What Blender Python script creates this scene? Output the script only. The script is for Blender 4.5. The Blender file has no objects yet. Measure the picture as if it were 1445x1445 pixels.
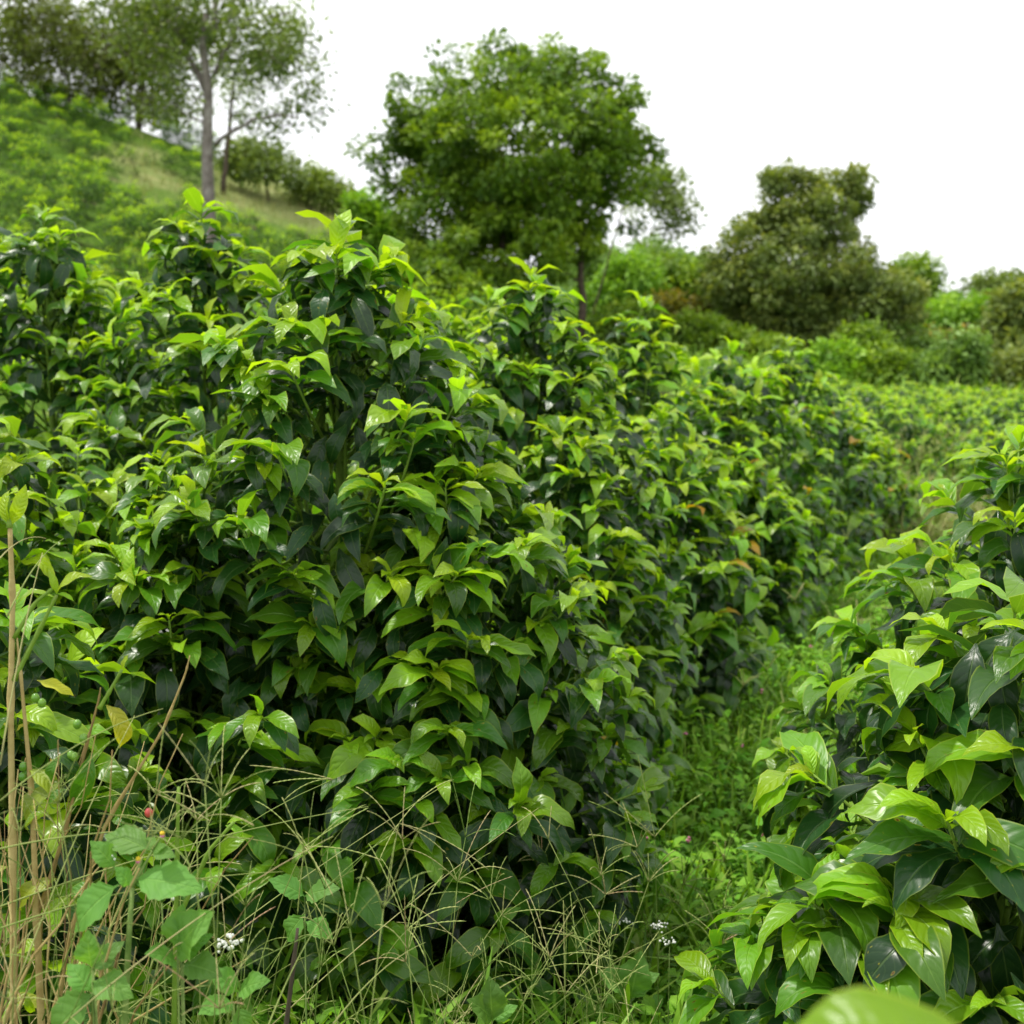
import bpy, math, random
import numpy as np
from mathutils import Matrix, Vector

random.seed(7)
RNG = np.random.default_rng(7)
S = bpy.context.scene
COL = S.collection

# ------------------------------------------------------------------ camera
F = 1744.0                      # focal length in pixels of the 1445 px photograph
CX = CY = 722.5
PITCH = math.atan(222.5 / F)
CAM = np.array([0.0, 0.0, 1.55])
cd = bpy.data.cameras.new('camera')
cam = bpy.data.objects.new('camera', cd)
COL.objects.link(cam)
cam.location = CAM
cam.rotation_euler = (math.radians(90) - PITCH, 0, 0)
cd.sensor_width = 36
cd.lens = 36 * F / 1445
cd.clip_start = 0.05
cd.clip_end = 3000
cd.dof.use_dof = True
cd.dof.focus_distance = 2.05
cd.dof.aperture_fstop = 5.6
S.camera = cam

# ------------------------------------------------------------------ world + sun
SUN_EL, SUN_AZ = 66.0, -75.0     # azimuth from +Y, negative = to the left
W = bpy.data.worlds.new('World')
S.world = W
W.use_nodes = True
nt = W.node_tree
nt.nodes.clear()
sky = nt.nodes.new('ShaderNodeTexSky')
sky.sky_type = 'NISHITA'
sky.sun_disc = False
sky.sun_elevation = math.radians(SUN_EL)
sky.sun_rotation = math.radians(SUN_AZ)
b1 = nt.nodes.new('ShaderNodeBackground'); b1.inputs[1].default_value = 0.12
nt.links.new(sky.outputs[0], b1.inputs[0])
b2 = nt.nodes.new('ShaderNodeBackground')
b2.inputs[0].default_value = (0.965, 0.98, 1.0, 1)
b2.inputs[1].default_value = 1.2
tc = nt.nodes.new('ShaderNodeTexCoord')
nz = nt.nodes.new('ShaderNodeTexNoise')
nz.inputs['Scale'].default_value = 2.6
nz.inputs['Detail'].default_value = 6
nz.inputs['Roughness'].default_value = 0.55
nt.links.new(tc.outputs['Generated'], nz.inputs['Vector'])
cr = nt.nodes.new('ShaderNodeValToRGB')
cr.color_ramp.elements[0].position = 0.36
cr.color_ramp.elements[1].position = 0.46
sx = nt.nodes.new('ShaderNodeSeparateXYZ'); nt.links.new(tc.outputs['Generated'], sx.inputs[0])
ma = nt.nodes.new('ShaderNodeMath'); ma.operation = 'MULTIPLY_ADD'; ma.inputs[1].default_value = 0.9
nt.links.new(sx.outputs[2], ma.inputs[0]); nt.links.new(nz.outputs[0], ma.inputs[2])
nt.links.new(ma.outputs[0], cr.inputs[0])
mx = nt.nodes.new('ShaderNodeMixShader')
nt.links.new(cr.outputs[0], mx.inputs[0])
nt.links.new(b1.outputs[0], mx.inputs[1])
nt.links.new(b2.outputs[0], mx.inputs[2])
wo = nt.nodes.new('ShaderNodeOutputWorld')
nt.links.new(mx.outputs[0], wo.inputs[0])

sl = bpy.data.lights.new('sun', 'SUN')
sl.energy = 3.4
sl.angle = math.radians(2.5)
sl.color = (1.0, 0.955, 0.87)
so = bpy.data.objects.new('sun', sl)
COL.objects.link(so)
so.rotation_euler = (math.radians(90 - SUN_EL), 0, math.radians(180 - SUN_AZ))

S.view_settings.view_transform = 'Standard'
S.view_settings.look = 'None'
S.view_settings.exposure = 0.27
S.view_settings.gamma = 1
S.view_settings.use_curve_mapping = False
try:
    S.cycles.max_bounces = 8
    S.cycles.transparent_max_bounces = 4
except Exception:
    pass

# ------------------------------------------------------------------ helpers
CP, SP = math.cos(PITCH), math.sin(PITCH)
FW = np.array([0, CP, -SP]); UP = np.array([0, SP, CP])

def at(px, py, d):
    """place in the world seen at photo pixel (px, py) at depth d"""
    return CAM + d * (FW + (px - CX) / F * np.array([1., 0, 0]) + (CY - py) / F * UP)

def proj(P):
    P = np.asarray(P, float) - CAM
    d = P @ FW
    dd = np.where(d < 0.05, 0.05, d)
    return CX + F * P[..., 0] / dd, CY - F * (P @ UP) / dd, d

HX = np.array([-80, -40, -25, -18, -8, 0, 6, 12, 25, 45, 90.])
HZ = np.array([22, 18.5, 14.4, 12.3, 8.6, 5.6, 3.6, 2.4, 2.2, 4.0, 7.0])

def ground(x, y):
    x = np.asarray(x, float); y = np.asarray(y, float)
    r = np.clip((y - 8) / 52, 0, 1)
    r = r * (0.75 + 0.25 * r)
    h = np.interp(x, HX, HZ)
    z = h * r
    z = z - np.clip(y - 60, 0, 200) * 0.05
    near = np.clip(1 - y / 14, 0, 1)
    z = z + np.clip(-x, 0, 4) * 0.07 * near
    z = z + 0.03 * np.sin(x * 1.7 + 0.4) * np.sin(y * 1.3) * np.clip(y / 3, 0, 1)
    # a wooded rise far off on the right
    z = z + 5.5 * np.exp(-((x - 52) / 26) ** 2) * np.clip((y - 60) / 60, 0, 1) ** 1.0 * (y < 400)
    return z

def tag(o, label=None, cat=None, group=None, kind=None):
    if label: o['label'] = label
    if cat: o['category'] = cat
    if group: o['group'] = group
    if kind: o['kind'] = kind
    return o

def empty(name, loc, **k):
    o = bpy.data.objects.new(name, None)
    o.empty_display_size = 0.1
    COL.objects.link(o)
    o.location = Vector([float(a) for a in loc])
    return tag(o, **k)

def norm(v):
    n = np.linalg.norm(v, axis=-1, keepdims=True)
    return v / np.maximum(n, 1e-9)

class MB:
    """collects geometry with per-vertex age / rnd values and uv"""
    def __init__(s):
        s.v = []; s.f = []; s.uv = []; s.age = []; s.rnd = []; s.mi = []; s.n = 0
    def add(s, v, f, uv=None, age=0.0, rnd=0.0, mi=0):
        v = np.asarray(v, np.float32).reshape(-1, 3)
        f = np.asarray(f, np.int32)
        k = len(v)
        s.v.append(v); s.f.append(f + s.n)
        s.uv.append(np.zeros((k, 2), np.float32) if uv is None else np.asarray(uv, np.float32))
        s.age.append(np.broadcast_to(np.asarray(age, np.float32), (k,)))
        s.rnd.append(np.broadcast_to(np.asarray(rnd, np.float32), (k,)))
        s.mi.append(np.full(len(f), mi, np.int32))
        s.n += k
    def mesh(s, name, mats, smooth=True):
        v = np.concatenate(s.v); uv = np.concatenate(s.uv)
        me = bpy.data.meshes.new(name)
        me.vertices.add(len(v)); me.vertices.foreach_set('co', v.ravel())
        loops = np.concatenate([f.ravel() for f in s.f])
        tot = np.concatenate([np.full(len(f), f.shape[1], np.int32) for f in s.f])
        st = np.concatenate([[0], np.cumsum(tot)[:-1]]).astype(np.int32)
        me.loops.add(len(loops)); me.loops.foreach_set('vertex_index', loops.astype(np.int32))
        me.polygons.add(len(tot))
        me.polygons.foreach_set('loop_start', st)
        me.polygons.foreach_set('loop_total', tot)
        me.polygons.foreach_set('material_index', np.concatenate(s.mi))
        me.polygons.foreach_set('use_smooth', np.full(len(tot), smooth, dtype=bool))
        ul = me.uv_layers.new(name='UVMap')
        ul.data.foreach_set('uv', uv[loops].ravel())
        for nm, a in (('age', s.age), ('rnd', s.rnd)):
            at_ = me.attributes.new(nm, 'FLOAT', 'POINT')
            at_.data.foreach_set('value', np.concatenate(a).astype(np.float32))
        for m in (mats if isinstance(mats, (list, tuple)) else [mats]):
            me.materials.append(m)
        me.update(calc_edges=True)
        return me
    def build(s, name, mats, parent=None, smooth=True):
        me = s.mesh(name, mats, smooth)
        o = bpy.data.objects.new(name, me)
        COL.objects.link(o)
        if parent: o.parent = parent
        return o

def link_mesh(name, me, parent=None, mat=None):
    o = bpy.data.objects.new(name, me)
    COL.objects.link(o)
    if parent: o.parent = parent
    if mat is not None: o.matrix_basis = mat
    return o

def tube(mb, pts, rad, sides=5, age=0.0, rnd=0.0, mi=0):
    pts = np.asarray(pts, float); n = len(pts)
    rad = np.broadcast_to(np.asarray(rad, float), (n,))
    t = norm(np.gradient(pts, axis=0))
    ref = np.array([0.3, 0.2, 1.0]) if abs(t[0][2]) < 0.8 else np.array([1.0, 0.25, 0])
    a = norm(np.cross(t, ref)); b = np.cross(t, a)
    th = np.arange(sides) * 2 * math.pi / sides
    v = pts[:, None] + rad[:, None, None] * (np.cos(th)[None, :, None] * a[:, None] + np.sin(th)[None, :, None] * b[:, None])
    i = np.arange(n - 1)[:, None]; j = np.arange(sides)[None, :]
    j2 = (j + 1) % sides
    f = np.stack([i * sides + j, i * sides + j2, (i + 1) * sides + j2, (i + 1) * sides + j], -1).reshape(-1, 4)
    L = np.concatenate([[0], np.cumsum(np.linalg.norm(np.diff(pts, axis=0), axis=1))])
    uv = np.stack([np.tile(np.arange(sides) / sides, n), np.repeat(L, sides)], -1)
    mb.add(v.reshape(-1, 3), f, uv, age, rnd, mi)
    cap = np.arange(sides)[::-1][None] 
    mb.f.append((cap + mb.n - n * sides).astype(np.int32)); mb.mi.append(np.full(1, mi, np.int32))
    mb.f.append((np.arange(sides)[None] + mb.n - sides).astype(np.int32)); mb.mi.append(np.full(1, mi, np.int32))

def curve(p, q, sag=0.0, n=6, wob=0.0, rng=RNG):
    p = np.asarray(p, float); q = np.asarray(q, float)
    t = np.linspace(0, 1, n)[:, None]
    r = p + (q - p) * t
    r[:, 2] += sag * 4 * (t[:, 0]) * (1 - t[:, 0])
    if wob:
        w = rng.normal(0, wob, (n, 3)); w[0] = 0; w[-1] = 0
        r += w
    return r

def ball(mb, c, r, n=8, m=6, sq=(1, 1, 1), age=0, rnd=0, mi=0):
    th = np.linspace(0, math.pi, m + 1)[:, None]; ph = (np.arange(n) * 2 * math.pi / n)[None]
    v = np.stack([np.sin(th) * np.cos(ph), np.sin(th) * np.sin(ph), np.cos(th) * np.ones_like(ph)], -1).reshape(-1, 3)
    v = v * r * np.array(sq) + np.asarray(c)
    i = np.arange(m)[:, None]; j = np.arange(n)[None]
    f = np.stack([i * n + j, (i + 1) * n + j, (i + 1) * n + (j + 1) % n, i * n + (j + 1) % n], -1).reshape(-1, 4)
    mb.add(v, f, None, age, rnd, mi)

# ------------------------------------------------------------------ materials
class N:
    def __init__(s, name):
        s.m = bpy.data.materials.new(name); s.m.use_nodes = True
        s.t = s.m.node_tree; s.t.nodes.clear()
        s.out = s.t.nodes.new('ShaderNodeOutputMaterial')
    def n(s, typ, **k):
        o = s.t.nodes.new(typ)
        for a, b in k.items(): setattr(o, a, b)
        return o
    def l(s, a, b): s.t.links.new(a, b)
    def put(s, sock, x):
        if hasattr(x, 'is_linked') or hasattr(x, 'links'): s.l(x, sock)
        else: sock.default_value = x
    def math(s, op, a, b=0.0, c=0.0, clamp=False):
        o = s.n('ShaderNodeMath', operation=op, use_clamp=clamp)
        s.put(o.inputs[0], a); s.put(o.inputs[1], b); s.put(o.inputs[2], c)
        return o.outputs[0]
    def mix(s, f, a, b, typ='MIX'):
        o = s.n('ShaderNodeMix', data_type='RGBA', blend_type=typ)
        s.put(o.inputs[0], f); s.put(o.inputs[6], a); s.put(o.inputs[7], b)
        return o.outputs[2]
    def ramp(s, x, stops, interp='LINEAR'):
        o = s.n('ShaderNodeValToRGB'); r = o.color_ramp; r.interpolation = interp
        while len(r.elements) < len(stops): r.elements.new(0.5)
        for e, (p, c) in zip(r.elements, stops):
            e.position = p; e.color = c if len(c) == 4 else (*c, 1)
        s.l(x, o.inputs[0]); return o.outputs[0]
    def noise(s, vec, scale, detail=2, rough=0.5, typ='3D'):
        o = s.n('ShaderNodeTexNoise', noise_dimensions=typ)
        if vec is not None: s.l(vec, o.inputs['Vector'])
        o.inputs['Scale'].default_value = scale; o.inputs['Detail'].default_value = detail
        o.inputs['Roughness'].default_value = rough
        return o.outputs[0]
    def smooth(s, x, a, b):
        o = s.n('ShaderNodeMapRange', interpolation_type='SMOOTHSTEP')
        s.put(o.inputs[0], x); o.inputs[1].default_value = a; o.inputs[2].default_value = b
        return o.outputs[0]

def leaf_material(name, stops, under=0.55, rough=0.35, trans=0.34, spec=0.5, veins=9.0, edge=(0.42, 0.5, 0.04), spots=True, serr=False, hue=0.02):
    k = N(name)
    age = k.n('ShaderNodeAttribute', attribute_name='age').outputs['Fac']
    ra = k.n('ShaderNodeAttribute', attribute_name='rnd').outputs['Fac']
    ro = k.n('ShaderNodeObjectInfo').outputs['Random']
    r = k.math('FRACT', k.math('ADD', ra, ro))
    r2 = k.math('FRACT', k.math('MULTIPLY', r, 7.31))
    uv = k.n('ShaderNodeUVMap', uv_map='UVMap').outputs[0]
    sp = k.n('ShaderNodeSeparateXYZ'); k.l(uv, sp.inputs[0])
    au = k.math('ABSOLUTE', sp.outputs[0]); v = sp.outputs[1]
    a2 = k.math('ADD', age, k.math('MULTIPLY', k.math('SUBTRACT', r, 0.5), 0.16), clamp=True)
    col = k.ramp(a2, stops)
    hs = k.n('ShaderNodeHueSaturation')
    k.put(hs.inputs['Hue'], k.math('ADD', 0.5, k.math('MULTIPLY', k.math('SUBTRACT', r2, 0.5), hue)))
    k.put(hs.inputs['Value'], k.math('ADD', 0.78, k.math('MULTIPLY', r2, 0.44)))
    k.l(col, hs.inputs['Color'])
    col = hs.outputs[0]
    # blotchy blade tone
    cv = k.n('ShaderNodeCombineXYZ'); k.l(sp.outputs[0], cv.inputs[0])
    k.l(k.math('MULTIPLY', v, 2.2), cv.inputs[1]); k.l(k.math('MULTIPLY', r, 37.0), cv.inputs[2])
    nb = k.noise(cv.outputs[0], 1.6, 3)
    col = k.mix(k.math('MULTIPLY', k.math('SUBTRACT', nb, 0.35), 0.7, clamp=True), col,
                k.mix(1.0, col, (1.35, 1.2, 0.9, 1), 'MULTIPLY'))
    # side veins, arching towards the tip
    w = k.math('SUBTRACT', k.math('MULTIPLY', v, veins), k.math('MULTIPLY', k.math('POWER', au, 1.3), 1.5))
    tri = k.math('ABSOLUTE', k.math('SUBTRACT', k.math('FRACT', w), 0.5))     # 0.5 on a vein
    vein = k.smooth(tri, 0.40, 0.5)
    inner = k.math('SUBTRACT', 1.0, k.smooth(au, 0.75, 0.95))
    vein = k.math('MULTIPLY', vein, inner)
    rib = k.math('SUBTRACT', 1.0, k.smooth(au, 0.02, 0.085))
    lines = k.math('MAXIMUM', k.math('MULTIPLY', vein, 0.18), k.math('MULTIPLY', rib, 0.75))
    light = k.mix(1.0, col, (0.07, 0.10, 0.03, 1), 'ADD')
    col = k.mix(lines, col, light)
    ed = k.smooth(au, 0.90, 0.98)
    col = k.mix(k.math('MULTIPLY', ed, k.math('ADD', 0.18, k.math('MULTIPLY', age, 0.5))), col, (*edge, 1))
    if spots:
        ns = k.noise(cv.outputs[0], 4.2, 1)
        sel = k.smooth(r2, 0.58, 0.66)
        yel = k.math('MULTIPLY', k.smooth(ns, 0.71, 0.75), sel)
        brn = k.math('MULTIPLY', k.smooth(ns, 0.755, 0.775), sel)
        col = k.mix(k.math('MULTIPLY', yel, 0.8), col, (0.34, 0.30, 0.02, 1))
        col = k.mix(brn, col, (0.13, 0.05, 0.02, 1))
    bf = k.n('ShaderNodeNewGeometry').outputs['Backfacing']
    ucol = k.mix(0.5, col, k.mix(1.0, col, (0.09, 0.16, 0.05, 1), 'ADD'))
    c2 = k.mix(k.math('MULTIPLY', bf, under), col, ucol)
    bsdf = k.n('ShaderNodeBsdfPrincipled')
    k.l(c2, bsdf.inputs['Base Color'])
    rg = k.math('ADD', k.math('ADD', rough, k.math('MULTIPLY', k.math('SUBTRACT', r2, 0.5), 0.14)), k.math('MULTIPLY', bf, 0.25))
    rg = k.math('ADD', rg, k.math('MULTIPLY', k.math('SUBTRACT', nb, 0.5), 0.25))
    k.l(rg, bsdf.inputs['Roughness'])
    bsdf.inputs['Specular IOR Level'].default_value = spec
    bp = k.n('ShaderNodeBump'); bp.inputs['Strength'].default_value = 0.5; bp.inputs['Distance'].default_value = 0.004
    hgt = k.math('SUBTRACT', k.math('MULTIPLY', nb, 0.7), k.math('ADD', k.math('MULTIPLY', k.math('MULTIPLY', k.smooth(tri, 0.1, 0.5), inner), k.math('ADD', 0.10, k.math('MULTIPLY', age, 0.4))), k.math('MULTIPLY', rib, 0.6)))
    k.l(hgt, bp.inputs['Height'])
    k.l(bp.outputs[0], bsdf.inputs['Normal'])
    tr = k.n('ShaderNodeBsdfTranslucent')
    tcol = k.mix(1.0, c2, (1.5, 1.45, 0.35, 1), 'MULTIPLY')
    k.l(tcol, tr.inputs[0])
    ms = k.n('ShaderNodeMixShader')
    k.put(ms.inputs[0], k.math('ADD', trans, k.math('MULTIPLY', age, 0.12)))
    k.l(bsdf.outputs[0], ms.inputs[1]); k.l(tr.outputs[0], ms.inputs[2])
    k.l(ms.outputs[0], k.out.inputs[0])
    return k.m

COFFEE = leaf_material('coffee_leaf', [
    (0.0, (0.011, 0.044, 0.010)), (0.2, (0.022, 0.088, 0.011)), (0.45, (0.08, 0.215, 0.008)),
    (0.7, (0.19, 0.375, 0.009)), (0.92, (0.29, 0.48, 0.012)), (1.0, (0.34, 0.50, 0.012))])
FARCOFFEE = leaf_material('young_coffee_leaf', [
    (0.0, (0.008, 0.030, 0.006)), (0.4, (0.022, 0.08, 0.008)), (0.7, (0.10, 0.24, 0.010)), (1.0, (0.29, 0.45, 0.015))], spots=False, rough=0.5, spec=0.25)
BRONZE = leaf_material('bronze_leaf', [(0.0, (0.24, 0.26, 0.02)), (1.0, (0.42, 0.22, 0.02))], spots=False)
YELLOWED = leaf_material('yellowed_leaf', [(0.0, (0.12, 0.20, 0.015)), (0.6, (0.28, 0.36, 0.02)), (1.0, (0.46, 0.44, 0.03))], rough=0.45)
WEEDLEAF = leaf_material('weed_leaf', [(0.0, (0.06, 0.18, 0.015)), (0.5, (0.17, 0.39, 0.025)), (1.0, (0.30, 0.54, 0.05))],
                         rough=0.6, spec=0.3, veins=5.0, edge=(0.2, 0.35, 0.06), spots=False)
HERB = leaf_material('herb_leaf', [(0.0, (0.08, 0.20, 0.035)), (1.0, (0.17, 0.36, 0.07))],
                     rough=0.55, spec=0.3, veins=6.0, edge=(0.2, 0.35, 0.07), spots=False)

def simple(name, stops, scale=8, rough=0.8, bump=0.3, coord='Object', spec=0.3, trans=0.0, useage=False, detail=4):
    k = N(name)
    c = k.n('ShaderNodeTexCoord').outputs[coord]
    nn = k.noise(c, scale, detail, 0.6)
    x = nn
    if useage:
        a = k.n('ShaderNodeAttribute', attribute_name='age').outputs['Fac']
        r = k.n('ShaderNodeAttribute', attribute_name='rnd').outputs['Fac']
        x = k.math('ADD', a, k.math('MULTIPLY', k.math('SUBTRACT', k.math('FRACT', k.math('ADD', r, k.n('ShaderNodeObjectInfo').outputs['Random'])), 0.5), 0.3), clamp=True)
        x = k.math('ADD', x, k.math('MULTIPLY', k.math('SUBTRACT', nn, 0.5), 0.9), clamp=True)
    col = k.ramp(x, stops)
    b = k.n('ShaderNodeBsdfPrincipled'); k.l(col, b.inputs['Base Color'])
    b.inputs['Roughness'].default_value = rough; b.inputs['Specular IOR Level'].default_value = spec
    if bump:
        bp = k.n('ShaderNodeBump'); bp.inputs['Strength'].default_value = bump; bp.inputs['Distance'].default_value = 0.01
        k.l(nn, bp.inputs['Height']); k.l(bp.outputs[0], b.inputs['Normal'])
    if trans:
        t = k.n('ShaderNodeBsdfTranslucent'); k.l(k.mix(1.0, col, (1.3, 1.3, 0.5, 1), 'MULTIPLY'), t.inputs[0])
        ms = k.n('ShaderNodeMixShader'); ms.inputs[0].default_value = trans
        k.l(b.outputs[0], ms.inputs[1]); k.l(t.outputs[0], ms.inputs[2]); k.l(ms.outputs[0], k.out.inputs[0])
    else:
        k.l(b.outputs[0], k.out.inputs[0])
    return k.m

SHOOT = simple('green_shoot', [(0, (0.09, 0.16, 0.02)), (0.6, (0.18, 0.30, 0.03)), (1, (0.12, 0.10, 0.04))], 30, 0.5)
WOOD = simple('coffee_wood', [(0.2, (0.05, 0.035, 0.02)), (0.8, (0.20, 0.15, 0.09))], 25, 0.85, 0.6)
BARKGREY = simple('grey_bark', [(0.25, (0.10, 0.085, 0.07)), (0.5, (0.22, 0.19, 0.17)), (0.75, (0.36, 0.34, 0.31))], 5, 0.9, 0.8)
BARKDARK = simple('dark_bark', [(0.3, (0.035, 0.028, 0.02)), (0.7, (0.12, 0.09, 0.06))], 6, 0.9, 0.8)
STRAW = simple('straw_stem', [(0.0, (0.11, 0.065, 0.025)), (0.5, (0.30, 0.21, 0.07)), (1, (0.46, 0.37, 0.15))], 45, 0.75, 0.3, useage=True)
SEED = simple('seed_grass', [(0.0, (0.12, 0.20, 0.03)), (0.5, (0.30, 0.36, 0.10)), (0.8, (0.42, 0.38, 0.17)), (1, (0.40, 0.25, 0.14))], 12, 0.65, 0, useage=True, trans=0.15)
BLADE = simple('grass_blade', [(0.0, (0.06, 0.15, 0.012)), (0.5, (0.20, 0.40, 0.02)), (1, (0.38, 0.50, 0.09))], 12, 0.5, 0, useage=True, trans=0.3)
HILLGRASS = simple('hill_grass_blade', [(0.0, (0.03, 0.085, 0.008)), (1, (0.10, 0.22, 0.015))], 12, 0.85, 0, useage=True, spec=0.1, trans=0.2)
DRYGRASS = simple('dry_grass', [(0.0, (0.16, 0.22, 0.05)), (1, (0.34, 0.33, 0.14))], 2, 0.8, 0, useage=True, trans=0.2)
BERRYG = simple('green_berry', [(0.3, (0.08, 0.22, 0.02)), (0.7, (0.18, 0.34, 0.03))], 40, 0.25, 0, spec=0.5)
BERRYO = simple('orange_berry', [(0.3, (0.50, 0.20, 0.02)), (0.7, (0.60, 0.34, 0.04))], 60, 0.3, 0, spec=0.5)
BERRYR = simple('red_berry', [(0.3, (0.45, 0.03, 0.04)), (0.7, (0.60, 0.10, 0.08))], 60, 0.3, 0, spec=0.5)
WHITE = simple('white_petal', [(0.3, (0.75, 0.76, 0.68)), (0.7, (0.85, 0.85, 0.80))], 60, 0.7, 0)
YELLOW = simple('yellow_disc', [(0.3, (0.62, 0.38, 0.02)), (0.7, (0.75, 0.55, 0.04))], 200, 0.7, 0)
PINK = simple('pink_petal', [(0.3, (0.55, 0.12, 0.25)), (0.7, (0.70, 0.28, 0.42))], 60, 0.7, 0)
HAIRY = simple('hairy_stem', [(0.3, (0.12, 0.20, 0.04)), (0.7, (0.24, 0.32, 0.09))], 60, 0.7, 0.3)

# ground
def ground_material():
    k = N('ground')
    c = k.n('ShaderNodeTexCoord').outputs['Object']
    dry = k.n('ShaderNodeAttribute', attribute_name='age').outputs['Fac']
    n1 = k.noise(c, 0.7, 6, 0.6); n2 = k.noise(c, 9.0, 5, 0.7)
    g = k.ramp(n2, [(0.3, (0.035, 0.085, 0.006)), (0.55, (0.075, 0.15, 0.010)), (0.75, (0.15, 0.24, 0.02))])
    soil = k.ramp(n2, [(0.3, (0.025, 0.018, 0.011)), (0.7, (0.075, 0.052, 0.03))])
    col = k.mix(k.smooth(n1, 0.58, 0.68), g, soil)
    n3 = k.noise(c, 1.3, 5, 0.65)
    d = k.ramp(n3, [(0.3, (0.15, 0.21, 0.05)), (0.6, (0.27, 0.29, 0.11)), (0.8, (0.32, 0.27, 0.13))])
    col = k.mix(dry, col, d)
    b = k.n('ShaderNodeBsdfPrincipled'); k.l(col, b.inputs['Base Color']); b.inputs['Roughness'].default_value = 0.95; b.inputs['Specular IOR Level'].default_value = 0.1
    bp = k.n('ShaderNodeBump'); bp.inputs['Strength'].default_value = 0.8; bp.inputs['Distance'].default_value = 0.08
    k.l(n2, bp.inputs['Height']); k.l(bp.outputs[0], b.inputs['Normal'])
    k.l(b.outputs[0], k.out.inputs[0])
    return k.m

def dryness(x, y):
    """where the hillside is bare of bushes and grown with pale grass"""
    P = np.stack([x, y, ground(x, y)], -1)
    px, py, d = proj(P)
    return dry_band(px, py, d) * (y > 12) * (d > 5)

def dry_band(px, py, d):
    def band(x0, y0, x1, y1, w):
        t = np.clip(((px - x0) * (x1 - x0) + (py - y0) * (y1 - y0)) / ((x1 - x0) ** 2 + (y1 - y0) ** 2), 0, 1)
        q = np.hypot(px - x0 - t * (x1 - x0), py - y0 - t * (y1 - y0))
        return np.clip(1.6 - q / w, 0, 1)
    v = np.maximum.reduce([band(325, 262, 560, 325, 27), band(200, 200, 206, 268, 14), band(215, 245, 290, 285, 8),
                           band(150, 215, 190, 240, 8)])
    return v

def make_ground():
    xs = np.concatenate([-np.geomspace(500, 4, 50), np.linspace(-4, 6, 110)[1:-1], np.geomspace(6, 500, 50)])
    ys = np.concatenate([np.linspace(-12, 14, 130), np.geomspace(14, 600, 110)[1:]])
    X, Y = np.meshgrid(xs, ys)
    Z = ground(X, Y)
    nearm = np.clip(1 - Y / 16, 0, 1)
    Z = Z + RNG.normal(0, 0.012, Z.shape) * nearm
    n, m = X.shape
    i = np.arange(n - 1)[:, None]; j = np.arange(m - 1)[None]
    f = np.stack([i * m + j, i * m + j + 1, (i + 1) * m + j + 1, (i + 1) * m + j], -1).reshape(-1, 4)
    mb = MB(); mb.add(np.stack([X, Y, Z], -1).reshape(-1, 3), f, None, dryness(X.ravel(), Y.ravel()))
    o = mb.build('ground', ground_material()); tag(o, kind='structure')
make_ground()

# ------------------------------------------------------------------ leaf templates
WT = np.array([0, .06, .14, .28, .45, .62, .76, .88, .95, 1.0])
WW = np.array([.06, .08, .42, .82, 1.0, .93, .68, .34, .13, .02])

def leaf_template(nl, na, width=0.19, arch0=0.25, arch1=-0.9, fold=0.30, wave=0.05, phase=0.0, side=0.0, wt=WT, ww=WW, teeth=0.0):
    t = np.linspace(0, 1, nl + 1)
    if nl >= 6: t = t ** 0.95
    ang = arch0 + (arch1 - arch0) * t ** 1.3
    dx = np.cos(ang); dz = np.sin(ang)
    seg = np.diff(t)
    x = np.concatenate([[0], np.cumsum(seg * (dx[1:] + dx[:-1]) / 2)])
    z = np.concatenate([[0], np.cumsum(seg * (dz[1:] + dz[:-1]) / 2)])
    y0 = side * t ** 2
    w = np.interp(t, wt, ww) * width
    u = np.linspace(-1, 1, na + 1)
    T, U = np.meshgrid(t, u, indexing='ij')
    Wd = w[:, None]
    if teeth:
        Wd = Wd * (1 + teeth * ((np.arange(nl + 1) % 2) - 0.5))[:, None]
    f = fold * (1 - 0.35 * T)
    yy = U * Wd * np.cos(f)
    lift = np.abs(U) * Wd * np.sin(f) + wave * width / 0.19 * np.sin(T * 13 + phase + np.sign(U) * 0.9) * np.abs(U) ** 2 * np.interp(T, [0, .2, .8, 1], [0, 1, 1, 0])
    nx = -np.sin(ang)[:, None]; nzz = np.cos(ang)[:, None]
    V = np.stack([x[:, None] + nx * lift, y0[:, None] + yy, z[:, None] + nzz * lift], -1).reshape(-1, 3)
    m = na + 1
    i = np.arange(nl)[:, None]; j = np.arange(na)[None]
    Fc = np.stack([i * m + j, (i + 1) * m + j, (i + 1) * m + j + 1, i * m + j + 1], -1).reshape(-1, 4)
    UV = np.stack([U, T], -1).reshape(-1, 2)
    return V.astype(np.float32), Fc, UV.astype(np.float32)

SHAPES = [  # arch0, arch1, fold, wave, phase, side, width
    (0.55, -1.25, 0.30, 0.030, 0.0, 0.06, 0.168), (0.65, -1.15, 0.20, 0.045, 1.5, -0.08, 0.185),
    (0.40, -0.95, 0.36, 0.025, 3.0, 0.04, 0.165), (0.65, -1.65, 0.24, 0.040, 4.2, -0.10, 0.172),
    (0.20, -0.65, 0.38, 0.050, 2.2, 0.12, 0.175), (0.80, -1.80, 0.30, 0.030, 5.1, 0.00, 0.176),
    (0.55, -1.25, 0.16, 0.060, 0.8, -0.14, 0.192), (0.45, -1.45, 0.42, 0.035, 3.7, 0.09, 0.170)]
def templates(nl, na):
    return [leaf_template(nl, na, w, a0, a1, fo, wv, ph, sd) for a0, a1, fo, wv, ph, sd, w in SHAPES]
LOD = {0: templates(10, 2), 1: templates(4, 2), 2: templates(2, 2)}
LOD[3] = LOD[2]

def frames(d, up):
    d = norm(d); s = norm(np.cross(up, d)); n = np.cross(d, s)
    return d, s, n

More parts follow.
